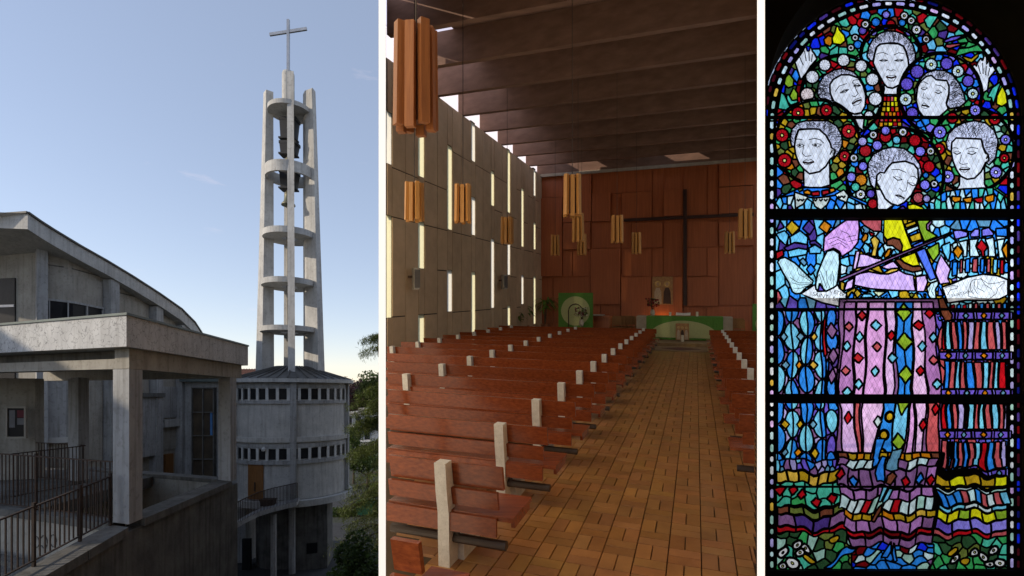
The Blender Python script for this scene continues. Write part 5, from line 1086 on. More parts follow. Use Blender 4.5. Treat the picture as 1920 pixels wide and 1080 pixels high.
# middle violinist's blouse and waist
mosaic([(1575, 412), (1890, 412), (1890, 580), (1575, 580)], ['c', 'b', 'x', 'c', 'b', 'l', 'Y'], 14)
put('V', 'k', '345,108 555,108 552,215 480,215 400,165'); put('V', 'P', '15,400 25,270 90,210 170,150 230,110 342,110 350,200 335,320 280,390 185,450 165,400 110,370 50,395', 'sleeve_pane')
for s in ('60,290 140,265 220,300', '70,330 150,290 240,340', '90,350 170,320 230,370', '180,210 250,240 290,330', '230,270 320,250', '250,310 330,290'): stroke('V', 'sleeve', s, .9)
for s, k in (('365,170 392,210 370,250', 'c'), ('400,230 428,250 420,295 380,320 368,285', 'o'), ('430,215 495,240 455,262', 'r'), ('375,360 400,320 445,360 440,410 405,425', 'c'), ('450,290 490,255 535,300 520,350 500,450 455,440 475,370', 'j'), ('515,400 560,340 582,400 550,460 520,445', 'c'), ('610,380 645,375 625,440 585,465 575,440', 'o'), ('640,440 662,375 692,420', 'c')): put('V', k, s)
put('V', 'q', '285,570 315,398 355,398 325,565', 'dress_pane'); put('V', 'q', '320,560 352,425 420,430 490,462 580,478 450,535', 'dress_pane'); put('V', 'q', '540,545 660,488 722,555 700,570 600,565', 'dress_pane')
put('V', 'q', '310,610 450,585 560,605 640,600 710,570 770,605 845,620 862,765 640,758 450,745 300,712', 'dress_pane'); put('V', 'q', '868,635 960,618 978,680 945,770 875,770', 'dress_pane'); put('V', 'q', '205,765 232,680 300,640 285,735', 'dress_pane')
put('V', 'j', '250,600 335,552 395,545 440,560 560,605 640,560 715,555 700,580 610,610 540,606 430,585 330,580', 'sash_pane')
for s, k in (('240,830 280,770 300,800 290,840', 'b'), ('300,780 330,745 368,790 328,832', 'Y'), ('345,745 390,745 460,770 380,775', 'b'), ('360,830 385,790 450,790 490,825', 'c'), ('470,765 600,770 525,820', (185, 190, 150)), ('560,825 605,795 600,830', 'b'), ('800,800 830,780 855,800 830,828', 'e'), ('875,795 905,790 930,830 900,838', 'c'), ('940,790 960,790 960,838 945,830', 'Y')): put('V', k, s)
# violin
put('V', 'y', '575,105 742,105 770,200 835,372 725,415 745,350 720,290 660,272 600,295 570,255', 'violin_pane'); put('V', 'n', '600,300 660,275 720,290 745,350 735,400 705,390 650,345 600,345', 'violin_pane'); put('V', 'n', '565,255 600,300 590,335 570,300', 'violin_pane')
put('V', 'y', '720,462 862,408 905,530 840,537 760,502', 'violin_pane'); put('V', 'n', '678,482 718,468 762,505 840,540 912,535 932,575 840,592 745,562', 'violin_pane')
put('V', 'G', '878,110 1010,110 965,150 970,200 1070,262 945,312 900,200', 'violin_pane'); put('V', 'M', '1010,112 1020,130 990,170 1000,215 968,200 966,150', 'violin_pane'); put('V', 'G', '968,382 1078,318 1085,420 1030,492 1005,455', 'violin_pane')
for s, k in (('765,152 862,118 876,150 782,186', 'Y'), ('780,200 888,162 898,196 795,244', 'l'), ('804,262 908,222 924,292 832,318', 'Y'), ('836,342 932,302 936,335 850,365', 'i'), ('868,402 952,368 1058,645 1000,668', 'i')): put('V', k, s, 'fingerboard_pane')
put('6', 'q', '460,380 500,440 548,510 522,600 542,640 450,652 408,550 420,480', 'dress_pane')
put('V', 'M', '160,652 1195,222 1202,238 165,684', 'bow_pane')
# right singer
for s, k in (('572,160 640,155 705,175 700,215 590,240', 'v'), ('730,190 770,145 815,145 812,215 735,220', 'v'), ('835,150 900,130 945,185 940,205 838,215', 'v'), ('965,140 1070,135 1072,215 970,210', 'b'), ('565,280 610,265 612,300 570,330', 'l'), ('620,265 705,245 700,400 660,400 668,350 640,290', 'l'), ('722,240 805,235 780,300 820,400 725,400', 'l'), ('865,240 945,220 965,400 895,400 895,310', 'l'), ('975,245 1050,235 1020,330 1045,410 995,415', 'l'), ('570,350 615,295 662,350 618,420', 'o'), ('785,310 832,240 890,310 860,350 862,400 838,400 830,350', 'r'), ('1022,335 1075,250 1075,445 1050,400', 'o'), ('465,300 545,265 548,360 530,450 480,360', 'c')): put('6', k, s)
xa = 555
for i, (k, w_) in enumerate((('b', 58), ('k', 34), ('b', 52), ('k', 58), ('b', 46), ('k', 44), ('c', 50), ('r', 46))):
    cy0 = 430-10*math.sin(i/7*3.1)+(20 if i in (0,) else 0); put('6', k, [(xa+12, cy0), (xa+w_, cy0-6), (xa+w_-4, cy0+118+i*2), (xa+6, cy0+130-10*math.sin(i/7*3.1))]); xa += w_+14
put('6', 'v', '558,605 600,592 612,620 570,632'); put('6', 'o', '632,605 648,588 662,602 640,612')
put('6', (235, 245, 240), '470,678 560,650 700,590 850,560 980,575 1076,612 1076,750 1000,790 900,802 700,800 522,826', 'paper_pane')
put('6', 'l', '330,690 370,640 432,620 440,655 410,700 418,800 430,878 380,805 345,760', 'hand_pane'); put('6', 'i', '430,760 442,665 482,762', 'fingerboard_pane')
for s in ('715,765 712,715 740,625 775,605 800,612 830,600 900,650 985,640 1045,622 1040,640 985,690 970,740 900,790 800,780 715,765', '740,625 730,700 760,745', '775,610 765,690 800,745', '800,620 800,690 860,720', '830,605 870,660 930,700', '490,690 560,665 620,670 610,690 550,705 520,750'): stroke('6', 'right paper', s, .9)
for s in ('365,650 350,730', '400,640 375,720 400,760'): stroke('6', 'right paper', s, .9)
xa = 545
for i, k in enumerate(('R', 'b', 'r', 'l', 'k', 'b', 'k', 'c', 'k', 'b')): put('6', k, [(xa+8, 830 if i > 2 else 845), (xa+44, 825 if i > 2 else 838), (xa+44, 882), (xa+8, 882)]); xa += 53
# left hands and the sheet they hold
put('5', (225, 240, 238), '350,742 470,660 490,660 500,720 580,715 690,655 702,690 772,742 746,870 540,822', 'paper_pane')
put('5', 'l', '135,450 160,415 205,405 300,460 400,560 465,622 455,652 400,682 350,737 300,742 270,722 240,640 180,540', 'hand_pane')
put('5', 'l', '483,665 500,560 550,430 590,350 650,335 702,370 707,450 692,600 682,660 655,682 612,702 580,718 550,690 522,640 512,700 490,705', 'hand_pane')
for s in ('315,500 330,560 400,600 460,640', '250,590 330,640 440,640', '270,640 350,660 440,650', '290,690 350,690 400,670', '500,600 520,560 560,690', '530,530 590,690', '585,530 590,620 620,690', '640,530 655,600 650,670', '630,560 625,620'): stroke('5', 'left hands', s, .9)
# --- left robe (lens pattern)
def robe(y0, y1, x0, x1, ph, shear=0.0):
    mosaic([(x0, y0), (x1, y0), (x1, y1), (x0, y1)], ['p', 'M', 'u', 'z', 'M', 'p', 'm'], 12, .8, 1.3)
    for j in range(-1, int((y1-y0)/26)+2):
        for i in range(-1, 6):
            if (i+j) % 2: continue
            cx_ = x0+3+i*27.5; cy_ = y0+ph+j*26.5; a = []
            def clip(pts): return [(min(max(x, x0), x1), min(max(y, y0), y1)) for x, y in pts]
            lh = [(cx_, cy_-26)]+[(cx_-13*math.cos(t), cy_+26*math.sin(t)) for t in np.linspace(-1.2, 1.2, 9)]+[(cx_, cy_+26)]
            rh = [(cx_, cy_-26)]+[(cx_+13*math.cos(t), cy_+26*math.sin(t)) for t in np.linspace(-1.2, 1.2, 9)]+[(cx_, cy_+26)]
            put('p', rg.choice('bcbc'), clip(lh)); put('p', rg.choice('cbbc'), clip(rh))
    for j in range(0, int((y1-y0)/53)+2):
        for i in range(-1, 6):
            cx_ = x0+17+i*27.5; cy_ = y0+ph+j*53-26.5+(0 if i % 2 else 0)
            if x0+5 < cx_ < x1-5 and y0+8 < cy_ < y1-8: put('p', rg.choice(['x', 'o', 'x', 'Y', 'j']), [(cx_-7, cy_), (cx_, cy_-9), (cx_+7, cy_), (cx_, cy_+9)])
robe(583, 740, 1454, 1546, 22); robe(755, 862, 1454, 1546, 14)
mosaic([(1546, 583), (1576, 583), (1573, 740), (1546, 740)], ['u', 'p', 'M'], 14); mosaic([(1546, 755), (1576, 755), (1573, 862), (1546, 862)], ['u', 'p', 'M', 'b'], 13)
for y in (598, 638, 725): put('p', 'b', circ(1559, y, 9, 16, 20))
for y in (620, 668, 705): put('p', 'M', [(1551, y), (1560, y-16), (1569, y), (1560, y+16)])
put('p', 'r', [(1544, 600), (1549, 590), (1549, 665), (1544, 670)]); put('p', 'b', [(1546, 680), (1551, 670), (1550, 740), (1547, 740)])
for y, k in ((790, 'c'), (838, 'p'), (868, 'b')): put('p', k, circ(1558, y, 10, 16, 22))
# --- pink skirt in long pleats with lozenges
def stripes(rows, keys, y0, y1, name='skirt_pane'):
    for (a0, a1, b0, b1), k in zip(rows, keys):
        put('p', k, [(a0, y0), (a1, y0), (b1, y1), (b0, y1)], name)
put('p', 'M', [(1573, 560), (1766, 560), (1766, 745), (1570, 745)])
mosaic([(1752, 583), (1889, 583), (1889, 740), (1752, 740)], ['b', 'k', 'p', 'i'], 14, .6, 2); mosaic([(1750, 755), (1889, 755), (1889, 900), (1750, 900)], ['b', 'k', 'p', 'i'], 14, .6, 2)
def S(x): return 1560+x/3.6
stripes([(S(a), S(b), S(c), S(d)) for a, b, c, d in ((85, 160, 45, 135), (165, 240, 145, 205), (250, 355, 210, 350), (362, 425, 362, 412), (430, 545, 440, 530), (545, 610, 545, 640), (600, 680, 650, 735))], ['m', 'P', 'P', 'q', 'b', 'q', 'm'], 566, 741)
for a, b, y0, y1 in ((85, 160, 566, 590), (365, 415, 660, 700)): pass
def loz(cr, pts, key, rx, ry):
    for x, y in pts:
        px, py = tr(cr, [(x, y)])[0]; put('p', None, [(px-rx-.8, py), (px, py-ry-.8), (px+rx+.8, py), (px, py+ry+.8)]); put('p', key, [(px-rx, py), (px-rx*.35, py-ry*.6), (px, py-ry), (px+rx*.35, py-ry*.6), (px+rx, py), (px+rx*.35, py+ry*.6), (px, py+ry), (px-rx*.35, py+ry*.6)], 'lozenge_pane')
put('p', 'b', [(S(430), 566), (S(487), 566), (S(487), 741), (S(440), 741)], 'sash_pane')
loz('S', ((105, 190), (97, 487), (295, 325), (690, 415)), 'k', 8, 9); loz('S', ((200, 115), (395, 250), (585, 180), (655, 100), (177, 400), (600, 487)), 'r', 8.5, 9.5)
loz('S', ((190, 258), (97, 322), (298, 180), (290, 490), (170, 578), (600, 322), (680, 262), (700, 578), (412, 400), (98, 632)), 'c', 8.5, 10); loz('S', ((483, 95), (492, 290), (490, 512)), 'G', 14, 17)
put('p', 'M', [(1570, 755), (1766, 755), (1764, 870), (1568, 870)])
stripes([(S(a), S(b), S(c), S(d)) for a, b, c, d in ((50, 145, 75, 165), (152, 188, 168, 190), (205, 345, 200, 270), (350, 425, 285, 400), (430, 525, 400, 470), (530, 550, 490, 545), (558, 632, 565, 612), (645, 728, 640, 712))], ['q', 'k', 'q', 'b', 'c', 'P', 'q', 'k'], 755, 848)
loz('S', ((107, 803), (700, 745), (610, 853)), 'r', 8, 12); loz('S', ((300, 830),), 'l', 8, 11)
for x, y in ((388, 797), (353, 920), (332, 1045)): px, py = tr('S', [(x, y)])[0]; put('p', None, circ(px, py, 10.5, 16)); put('p', 'Y', circ(px, py, 8.2, 16), 'lozenge_pane')
put('S', 'G', '440,700 522,700 475,790', 'lozenge_pane'); loz('S', ((443, 970),), 'G', 11, 18)
# --- right skirt in rows of upright bars
def bars(x0, x1, y0, y1, sag=0):
    x = x0; i = rg.randrange(2)
    while x < x1-4:
        w_ = rg.choice([5, 8, 10, 12, 13, 9]); w_ = min(w_, x1-x); t_ = rg.uniform(-1.2, 1.2); s0 = sag*math.sin((x-x0)/(x1-x0)*3.14)
        put('p', rg.choice(['k', 'k', 'r', 'k']) if i % 2 else rg.choice(['b', 'c', 'b', 'c', 'z']), [(x+1, y0+s0), (x+w_-1+t_*.3, y0+s0), (x+w_+t_, y1+s0-2), (x+w_-1.5+t_, y1+s0), (x+t_+1, y1+s0), (x+t_, y1+s0-2)], 'skirt_pane'); x += w_+1.0; i += 1
def lozrow(x0, x1, y):
    put('p', None, [(x0-2, y-8), (x1+2, y-8), (x1+2, y+8), (x0-2, y+8)]); x = x0+8; i = 0
    while x < x1-4:
        put('p', 'p', [(x-14, y-7), (x+14, y-7), (x+14, y+7), (x-14, y+7)]); loz('p', [(x, y)], 'x' if i % 2 else 'o', 5, 6.5); x += 34; i += 1
        put('p', rg.choice('vp'), [(x-19, y-7), (x-14, y-7), (x-14, y+7), (x-19, y+7)])
lozrow(1768, 1888, 592); bars(1768, 1888, 603, 656); lozrow(1768, 1888, 667); bars(1768, 1888, 677, 733, 2); lozrow(1770, 1888, 737); bars(1766, 1888, 757, 805); lozrow(1766, 1888, 815); bars(1762, 1888, 826, 874, 4); lozrow(1760, 1888, 886)
put('6', 'n', '435,790 482,775 520,860 566,940 560,985 500,992 460,930', 'violin_scroll'); put('6', 'b', '412,910 440,905 455,925 420,930'); put('6', 'b', '425,950 455,955 460,990 435,985')
# --- hems
def hem(x0, x1, y0, y1, keys, seg, sag=0, slant=0, name='hem_pane'):
    n_ = max(1, round((x1-x0)/seg)); w_ = (x1-x0)/n_
    for i in range(n_):
        a = x0+i*w_; f = lambda x: sag*math.sin((x-x0)/(x1-x0)*3.14*rg.uniform(.97, 1.03))
        put('p', rg.choice(keys), [(a+.3, y0-1+f(a)), (a+w_-.3, y0-1+f(a+w_)), (a+w_-.3+slant, y1+1+f(a+w_)), (a+.3+slant, y1+1+f(a))], name)
put('p', None, [(1452, 862), (1570, 862), (1570, 1070), (1452, 1070)]); put('p', None, [(1566, 846), (1890, 892), (1890, 1070), (1566, 1070)]); put('p', None, [(1566, 848), (1768, 848), (1760, 900), (1566, 900)])
mosaic([(1454, 862), (1572, 862), (1572, 884), (1454, 884)], ['x', 'p', 'b', 'M', 'c', 'z'], 11, .7, 1.5)
hem(1455, 1572, 884, 902, ['Y', 'Y', 'j'], 21, 4); mosaic([(1455, 906), (1576, 906), (1582, 948), (1455, 950)], ['t', 't', 't', 'g', 't', 'R'], 19, .9, 1.3)
loz('8', ((292, 432), (402, 455), (512, 450), (120, 385), (215, 395)), 'r', 9, 10)
hem(1457, 1584, 950, 961, ['Y', 'n', 'e'], 27, 6); hem(1457, 1586, 964, 983, ['M', 'M', 'u'], 30, 8); hem(1455, 1590, 987, 996, ['r', 'r'], 30, 8)
hem(1572, 1758, 850, 859, ['o', 'n', 'Y', 'o'], 15, 0); hem(1572, 1758, 861, 875, ['l', 'l', 'M', 'a'], 18, 0, -7); hem(1572, 1756, 877, 912, ['M', 'm', 'M'], 21, 2); loz('8', ((575, 290), (1040, 305), (1240, 320)), 'r', 9, 11); loz('8', ((675, 305), (1150, 320)), 'b', 8, 11)
hem(1576, 1752, 915, 931, ['M', 'm'], 21, 3); hem(1576, 1752, 934, 957, ['l', 'a', 'l', 'r', 'a'], 15, 2, -8); hem(1580, 1752, 959, 969, ['Y', 'j', 'Y', 'o'], 20, 4); hem(1584, 1750, 972, 991, ['m', 'M', 'm'], 25, 3); hem(1588, 1750, 995, 1001, ['r', 'R', 'r'], 32, 3); hem(1586, 1752, 1005, 1019, ['M', 'm'], 32, 4)
hem(1756, 1888, 893, 909, ['Y', 'Y', 'y'], 25, 2); hem(1756, 1888, 915, 919, ['l', 'a'], 32, 2); hem(1756, 1888, 922, 944, ['b', 'c', 'l', 'b', 'k'], 13, 0, 8); hem(1756, 1888, 947, 953, ['l', 'c'], 28, 2); hem(1754, 1888, 956, 971, ['G', 'G', 'y'], 24, 3); hem(1754, 1888, 974, 991, ['v', 'p', 'v'], 30, 4); hem(1752, 1888, 995, 1003, ['r', 'k', 'r'], 36, 3)
# blue sash tails
put('8', 'b', '830,10 905,10 870,110 860,220 815,215'); put('8', 'b', '885,150 912,150 900,240 880,350 830,340 830,270'); put('8', 'x', '945,95 1020,80 985,235 905,250'); put('8', 'n', '905,290 945,245 970,280 925,345 890,350'); put('8', 'c', '870,370 905,370 870,500 845,495'); put('8', 'c', '915,372 950,370 925,460 890,515 882,490'); put('8', 'n', '850,545 890,515 880,570 830,625 808,600')
# meadow
mosaic([(1455, 1000), (1590, 998), (1600, 1068), (1455, 1068)], ['E', 'g', 'E', 'e', 't', 'a', 'E'], 16); mosaic([(1752, 1006), (1888, 1004), (1888, 1068), (1740, 1068)], ['E', 'g', 'e', 't', 'E', 'g'], 16)
mosaic([(1590, 1022), (1752, 1022), (1742, 1068), (1598, 1068)], ['b', 'l', 'R', 'M', 'B', 'a', 'R', 'b'], 13, 1.2, .8)
for s in ('440,965 525,900 610,810 690,790 600,870 500,960', '875,915 905,840 935,755 950,830 925,890', '960,760 985,830 995,900 975,915 960,840'): put('8', 'b', s)
for x, y, r in ((150, 848, 40), (255, 800, 35), (325, 823, 35), (285, 860, 32), (225, 930, 45), (148, 945, 30), (1555, 865, 33), (1630, 865, 35), (1405, 890, 32), (1670, 920, 34), (1740, 920, 38), (1705, 820, 33)):
    px, py = tr('8', [(x, y)])[0]; put('p', None, circ(px, py, r/3.918+1.6, 18, r/3.918*.8+1.6)); put('p', 'w', circ(px, py, r/3.918, 18, r/3.918*.8), 'daisy_pane'); put('p', (225, 220, 120), circ(px, py, 2.4, 8), 'flower_centre')
for x, y in ((345, 890), (535, 755), (1380, 828), (1490, 915)):
    px, py = tr('8', [(x, y)])[0]; put('p', 'Y', circ(px, py, 10, 12, 6.5))

# let the pleats and hems flow: bend the drawing a little below the waist
gy_, gx_ = np.mgrid[0:HPX*SS, 0:WPX*SS]; fy = gy_/SS; fx = gx_/SS+X0
ed = np.clip((217-np.abs(fx-XC))/16, 0, 1); A1 = np.clip((fy-842)/30, 0, 1)*np.clip((1066-fy)/14, 0, 1)*ed; A2 = (np.clip((fy-586)/20, 0, 1)*np.clip((738-fy)/10, 0, 1)+np.clip((fy-757)/10, 0, 1)*(fy < 860))*ed
sy = fy+A1*(4.6*np.sin(fx/13.0)+2.6*np.sin(fx/5.7+1)); sx = fx+A1*3.5*np.sin(fy/15+fx/29)+A2*2.3*np.sin(fy/21+fx/12)
LAB = LAB[np.clip((sy*SS).astype(int), 0, HPX*SS-1), np.clip(((sx-X0)*SS).astype(int), 0, WPX*SS-1)]
# ------------------------------------------------------------------ vectorise the drawing board: every pane becomes a sheet of glass edged with lead came
PADL = np.pad(LAB, 1)
def loops_of():
    nxt = {}
    H_, W_ = PADL.shape
    a = PADL[:-1, :]; b = PADL[1:, :]          # horizontal cracks
    ii, jj = np.nonzero(a != b)
    for i, j in zip(ii.tolist(), jj.tolist()):
        p, q = int(a[i, j]), int(b[i, j])
        if q: nxt.setdefault(q, {}).setdefault((j, i+1), []).append((j+1, i+1))
        if p: nxt.setdefault(p, {}).setdefault((j+1, i+1), []).append((j, i+1))
    a = PADL[:, :-1]; b = PADL[:, 1:]
    ii, jj = np.nonzero(a != b)
    for i, j in zip(ii.tolist(), jj.tolist()):
        p, q = int(a[i, j]), int(b[i, j])
        if q: nxt.setdefault(q, {}).setdefault((j+1, i+1), []).append((j+1, i))
        if p: nxt.setdefault(p, {}).setdefault((j+1, i), []).append((j+1, i+1))
    out = {}
    for lab, g_ in nxt.items():
        while g_:
            s = next(iter(g_)); cur = s; lp = []
            while True:
                l = g_[cur]; n_ = l.pop()
                if not l: del g_[cur]
                lp.append(cur); cur = n_
                if cur == s or cur not in g_: break
            if len(lp) > 10: out.setdefault(lab, []).append(lp)
    return out
def simp(lp):
    a = np.array(lp, float)/SS; 
    for _ in range(4): a = (np.roll(a, 1, 0)+a*2+np.roll(a, -1, 0))/4
    n_ = len(a); keep = [0, n_//2]
    def dp(i, j):
        if j-i < 2: return
        p, q = a[i], a[j % n_]; d = q-p; l = math.hypot(*d) or 1e-6; seg = a[i+1:j]; dist = np.abs((seg[:, 0]-p[0])*d[1]-(seg[:, 1]-p[1])*d[0])/l
        k = int(dist.argmax())
        if dist[k] > .42: k += i+1; keep.append(k); dp(i, k); dp(k, j)
    dp(0, n_//2); dp(n_//2, n_)
    return a[sorted(set(keep))]
def area(p): x, y = p[:, 0], p[:, 1]; return .5*float(np.sum(x*np.roll(y, -1)-np.roll(x, -1)*y))
def w3(x, y, dy=0.): return ((x-1/SS+X0-CX)*MPX, YW+dy, (HZ-(y-1/SS))*MPX)      # board coordinates -> world
wx, wy, wz = (XC-CX)*MPX, YW, (HZ-1074)*MPX
win = thing('stained_glass_window', 'arched stained glass window of six singing heads, a violin and flowered robes', 'window', (wx, wy, wz)); WL = (-wx, -wy, -wz)
def stain(name):
    m = bpy.data.materials.new(name); m.use_nodes = True; nt = m.node_tree; nt.nodes.clear(); N = nt.nodes.new; L = nt.links.new
    a = N('ShaderNodeVertexColor'); a.layer_name = 'Col'; g_ = N('ShaderNodeNewGeometry'); nz = N('ShaderNodeTexNoise'); nz.inputs['Scale'].default_value = 26; nz.inputs['Detail'].default_value = 5
    mp = N('ShaderNodeMapping'); mp.inputs['Scale'].default_value = (1, 1, .6); L(g_.outputs['Position'], mp.inputs['Vector']); L(mp.outputs['Vector'], nz.inputs['Vector'])
    mr = N('ShaderNodeMapRange'); mr.inputs['From Min'].default_value = .3; mr.inputs['From Max'].default_value = .7; mr.inputs['To Min'].default_value = .62; mr.inputs['To Max'].default_value = 1.16; L(nz.outputs['Fac'], mr.inputs['Value'])
    mx = N('ShaderNodeMixRGB'); mx.blend_type = 'MULTIPLY'; mx.inputs['Fac'].default_value = 1; L(a.outputs['Color'], mx.inputs['Color1']); L(mr.outputs['Result'], mx.inputs['Color2'])
    t1 = N('ShaderNodeBsdfTranslucent'); t2 = N('ShaderNodeBsdfTransparent'); m1 = N('ShaderNodeMixShader'); m1.inputs[0].default_value = .85; gl = N('ShaderNodeBsdfGlossy'); gl.inputs['Roughness'].default_value = .15; m2 = N('ShaderNodeMixShader'); m2.inputs[0].default_value = .025
    L(mx.outputs['Color'], t1.inputs['Color']); L(mx.outputs['Color'], t2.inputs['Color']); L(t1.outputs[0], m1.inputs[1]); L(t2.outputs[0], m1.inputs[2]); L(m1.outputs[0], m2.inputs[1]); L(gl.outputs[0], m2.inputs[2])
    em = N('ShaderNodeEmission'); em.inputs['Strength'].default_value = .22; L(mx.outputs['Color'], em.inputs['Color']); ad = N('ShaderNodeAddShader'); L(m2.outputs[0], ad.inputs[0]); L(em.outputs[0], ad.inputs[1])   # added glow: lifts panes that the sky behind leaves too dark
    o = N('ShaderNodeOutputMaterial'); L(ad.outputs[0], o.inputs[0]); return m
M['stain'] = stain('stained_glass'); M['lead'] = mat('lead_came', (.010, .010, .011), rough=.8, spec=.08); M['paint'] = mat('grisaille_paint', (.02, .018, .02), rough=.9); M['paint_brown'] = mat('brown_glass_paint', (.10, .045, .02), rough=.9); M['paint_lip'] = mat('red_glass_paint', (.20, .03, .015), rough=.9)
LO = loops_of(); recs = []
came = MB()
for lab, lps in LO.items():
    ps = [simp(lp) for lp in lps]; ps = [p for p in ps if len(p) >= 3 and abs(area(p)) > 5]
    if not ps: continue
    for p in ps:
        n_ = len(p); t_ = np.roll(p, -1, 0)-np.roll(p, 1, 0); l = np.hypot(t_[:, 0], t_[:, 1]); l[l == 0] = 1; nn = np.stack([t_[:, 1], -t_[:, 0]], 1)/l[:, None]
        hwid = 1.3 if abs(area(p)) < 60 else 1.9; dj = rg.uniform(-.0006, .0006)
        vs = [w3(*(p[i]-nn[i]*hwid), -.003+dj) for i in range(n_)]+[w3(*p[i], -.008+dj) for i in range(n_)]+[w3(*(p[i]+nn[i]*hwid), -.003+dj) for i in range(n_)]
        came.add(vs, [(i, (i+1) % n_, n_+(i+1) % n_, n_+i) for i in range(n_)]+[(n_+i, n_+(i+1) % n_, 2*n_+(i+1) % n_, 2*n_+i) for i in range(n_)])
    big = max(range(len(ps)), key=lambda i: abs(area(ps[i]))); sgn = area(ps[big]) > 0
    outer = [p for p in ps if (area(p) > 0) == sgn]; holes = [p for p in ps if (area(p) > 0) != sgn]
    for p in outer:
        mine = [h for h in holes if p[:, 0].min() <= h[:, 0].min() and p[:, 0].max() >= h[:, 0].max() and p[:, 1].min() <= h[:, 1].min() and p[:, 1].max() >= h[:, 1].max()]
        recs.append((abs(area(p)), lab, p, mine))
recs.sort(key=lambda r: -r[0]); rest = MB(); rest.col = (1, 1, 1); holder = {}
for k, (ar, lab, p, holes) in enumerate(recs):
    col, nm = PANE[lab]; mb = rest if k >= 298 else MB(); mb.col = col
    vs = [w3(*q) for q in p]; polys = [[Vector((v[0], v[2], 0)) for v in vs]]
    for h in holes: hv = [w3(*q) for q in h]; vs += hv; polys.append([Vector((v[0], v[2], 0)) for v in hv])
    fs = [tuple(f) for f in tessellate_polygon(polys)]
    mb.add(vs, fs)
    if k < 298:
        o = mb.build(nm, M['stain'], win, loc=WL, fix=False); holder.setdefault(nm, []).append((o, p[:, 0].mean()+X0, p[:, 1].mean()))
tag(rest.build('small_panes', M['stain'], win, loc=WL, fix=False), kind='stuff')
tag(came.build('lead_came', M['lead'], win, loc=WL, fix=False), kind='stuff')
# solid lead behind the narrow dark areas between panes: cells of the board left unglazed
cells = (LAB == 0); gyy, gxx = np.mgrid[0:HPX*SS, 0:WPX*SS]; px_ = gxx/SS+X0; py_ = gyy/SS
inside = ((np.abs(px_-XC) < 243) & (py_ > YC_) & (py_ < 1074)) | (((px_-XC)**2+(py_-YC_)**2 < 243**2) & (py_ <= YC_))
cells &= inside; sheet_ = MB(); dy = .001
runs = {}; 
for i in range(HPX*SS):
    row = np.concatenate([[0], cells[i].astype(np.int8), [0]]); d = np.diff(row); cur = {}
    for s, e in zip(np.nonzero(d == 1)[0].tolist(), np.nonzero(d == -1)[0].tolist()):
        if (s, e) in runs: cur[(s, e)] = runs.pop((s, e))
        else: cur[(s, e)] = i
    for (s, e), i0 in runs.items(): 
        a = w3((s+2)/SS, (i0+2)/SS, dy); b = w3((e+2)/SS, (i+2)/SS, dy); sheet_.add([(a[0], a[1], a[2]), (b[0], a[1], a[2]), (b[0], a[1], b[2]), (a[0], a[1], b[2])], [(0, 1, 2, 3)])
    runs = cur
for (s, e), i0 in runs.items():
    a = w3((s+2)/SS, (i0+2)/SS, dy); b = w3((e+2)/SS, (HPX*SS+2)/SS, dy); sheet_.add([(a[0], a[1], a[2]), (b[0], a[1], a[2]), (b[0], a[1], b[2]), (a[0], a[1], b[2])], [(0, 1, 2, 3)])
tag(sheet_.build('lead_sheet', M['lead'], win, loc=WL, fix=False), kind='stuff')
# painted strokes on the glass
def ribbon(mb, pts, w_, dy):
    n_ = len(pts); 
    for i in range(n_-1):
        (ax, ay), (bx, by) = pts[i], pts[i+1]; l = math.hypot(bx-ax, by-ay) or 1e-6; nx_, ny_ = -(by-ay)/l*w_/2, (bx-ax)/l*w_/2; ex, ey = (bx-ax)/l*w_*.25, (by-ay)/l*w_*.25
        q = [(ax+nx_-ex, ay+ny_-ey), (ax-nx_-ex, ay-ny_-ey), (bx-nx_+ex, by-ny_+ey), (bx+nx_+ex, by+ny_+ey)]
        mb.add([((x-CX)*MPX, YW+dy, (HZ-y)*MPX) for x, y in q], [(0, 1, 2, 3)])
def owner(x, y, kinds):
    c = [(math.hypot(a-x, b-y), o) for k in kinds for o, a, b in holder.get(k, [])]
    return min(c, key=lambda t: t[0])[1] if c else win
for (grp, col), ls_ in STROKE.items():
    mb = MB()
    for pts, w_ in ls_: ribbon(mb, pts, w_*1.15, -.0012 if col == 'line' else -.0010)
    x = sum(q[0] for p, _ in ls_ for q in p)/sum(len(p) for p, _ in ls_); y = sum(q[1] for p, _ in ls_ for q in p)/sum(len(p) for p, _ in ls_)
    par = owner(x, y, ['face_pane']) if 'head' in grp else owner(x, y, ['hand_pane', 'paper_pane']) if 'hand' in grp or 'paper' in grp else win
    mb.build('painted_lines', M[{'line': 'paint', 'brown': 'paint_brown', 'lip': 'paint_lip'}[col]], par, loc=WL if par is win else (0, 0, 0), fix=False)
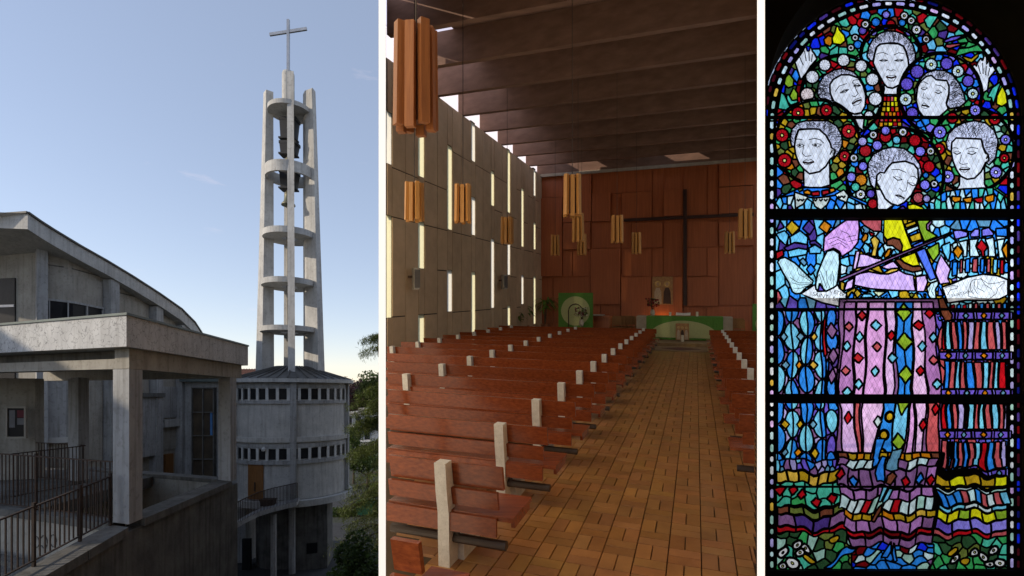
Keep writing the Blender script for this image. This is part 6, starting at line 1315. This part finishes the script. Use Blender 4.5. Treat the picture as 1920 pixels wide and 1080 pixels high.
# lettering painted on the sheets of music
def lettering(txt, px, py, size, ang, par):
    cu_ = bpy.data.curves.new('txt', 'FONT'); cu_.body = txt; cu_.size = size*MPX*1.35; tmp = bpy.data.objects.new('txt', cu_); COL.objects.link(tmp); bpy.context.view_layer.update()
    me = bpy.data.meshes.new_from_object(tmp.evaluated_get(bpy.context.evaluated_depsgraph_get())); bpy.data.objects.remove(tmp)
    c, s = math.cos(ang), math.sin(ang); ox, oz = (px-CX)*MPX, (HZ-py)*MPX
    for v in me.vertices: x, y = v.co.x, v.co.y+.12*0; v.co = (ox+x*c-y*s-(-WL[0] if 0 else 0), YW-.0013, oz+x*s+y*c)
    me.materials.clear(); me.materials.append(M['paint']); o = link('lettering', me, par, WL if par is win else (0, 0, 0)); return o
pL = owner(1545, 560, ['paper_pane']); pR = owner(1830, 540, ['paper_pane'])
lettering('SAINT . SAINT S', *tr('5', [(455, 755)])[0], 8.0, math.radians(-14), pL); lettering('L ETERN', *tr('5', [(612, 722)])[0], 7.5, math.radians(-18), pL); lettering('SAINTS', *tr('5', [(358, 580)])[0], 6.5, math.radians(-23), owner(1490, 520, ['hand_pane']))
lettering('SAINT SAINT', *tr('6', [(560, 770)])[0], 5.5, math.radians(12), pR)
# iron bars
for y0, y1, dpt in ((219.5, 225, .012), (396, 412.5, .05), (578, 583, .012), (739, 755.5, .05), (910, 914, .012), (1067, 1080, .04)):
    MB().box((XC-246-CX)*MPX, (XC+246-CX)*MPX, YW-.012-dpt, YW-.0095, (HZ-y1)*MPX, (HZ-y0)*MPX).build('saddle_bar', M['lead'], win, loc=WL)
# protective wire netting outside the glass
net = MB(); sp = 9.6; yb_ = YW+.03
for fam in (-1, 1):
    k = -140
    while k < 260:
        x0 = X0-20+k*sp if False else X0-520+(k+140)*sp*1.0
        if x0 > 1934+520: break
        pts = []
        for j in range(0, 41):
            y = j*27.0; pts.append((x0+(fam*y*.5 if fam > 0 else fam*y*.5+520), y))
        ribbon_pts = [p for p in pts if X0-8 < p[0] < 1922]
        if len(ribbon_pts) > 1:
            a, b = ribbon_pts[0], ribbon_pts[-1]; ribbon(net, [a, b], .6, .03)
        k += 1
net_root = tag(net.build('wire_netting', M['iron']), 'fine diamond wire netting stretched outside the stained glass', 'netting')
# ------------------------------------------------------------------ wall and chapel round the window
def archp(r, yb): return [((x-CX)*MPX, (HZ-y)*MPX) for x, y in arch(r, yb)]
hole = archp(243, 1074); fr_ = archp(268, 1092)
ox0, ox1, oz0, oz1 = (1434.5-CX)/F*4.15, 6.2, -2.2, 4.6
wm = MB()
outer_ = [(ox0, oz0), (ox1, oz0), (ox1, oz1), (ox0, oz1)]
yf = YW-.32
fr2 = [(max(x, ox0+.004), z) for x, z in fr_]
f = tessellate_polygon([[Vector((x, z, 0)) for x, z in outer_], [Vector((x, z, 0)) for x, z in fr2]]); al_ = outer_+fr2
wm.add([(x, yf, z) for x, z in al_], [tuple(t) for t in f])
n_ = len(hole); wm.add([(x, yf, z) for x, z in fr2]+[(x, YW+.02, z) for x, z in hole], [(i, (i+1) % n_, n_+(i+1) % n_, n_+i) for i in range(n_)])
ob = [((1434.5-CX)/F*YW, oz0), (ox1, oz0), (ox1, oz1), ((1434.5-CX)/F*YW, oz1)]
f = tessellate_polygon([[Vector((x, z, 0)) for x, z in ob], [Vector((x, z, 0)) for x, z in hole]]); al_ = ob+hole
wm.add([(x, YW+.02, z) for x, z in al_], [tuple(t) for t in f])
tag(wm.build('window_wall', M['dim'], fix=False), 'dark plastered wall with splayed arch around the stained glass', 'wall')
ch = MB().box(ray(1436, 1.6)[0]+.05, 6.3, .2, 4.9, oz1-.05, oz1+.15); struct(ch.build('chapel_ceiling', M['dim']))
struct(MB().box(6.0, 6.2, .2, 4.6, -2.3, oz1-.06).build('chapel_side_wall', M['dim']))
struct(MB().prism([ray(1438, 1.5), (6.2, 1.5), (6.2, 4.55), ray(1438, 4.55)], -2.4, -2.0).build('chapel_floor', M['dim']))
# pale gravel yard added behind the window to brighten the lowest panes
struct(MB().prism([ray(1432, 4.95), (40, 4.95), (60, 60), ray(1432, 60)], -10.6, -4.0).build('added_pale_yard', M['gravel']))

# white house added across the yard as a bright backdrop for the lower panes
wh = thing('added_backdrop_house', 'long white house block added behind the stained glass to brighten its lower panes', 'building', (50, 62, -10.2))
MB().box(-32, 32, 0, 10, 0, 21).build('wall', M['white'], wh); MB().box(-32.5, 32.5, -.6, 10.6, 21, 21.5).build('roof', M['dark_roof'], wh)
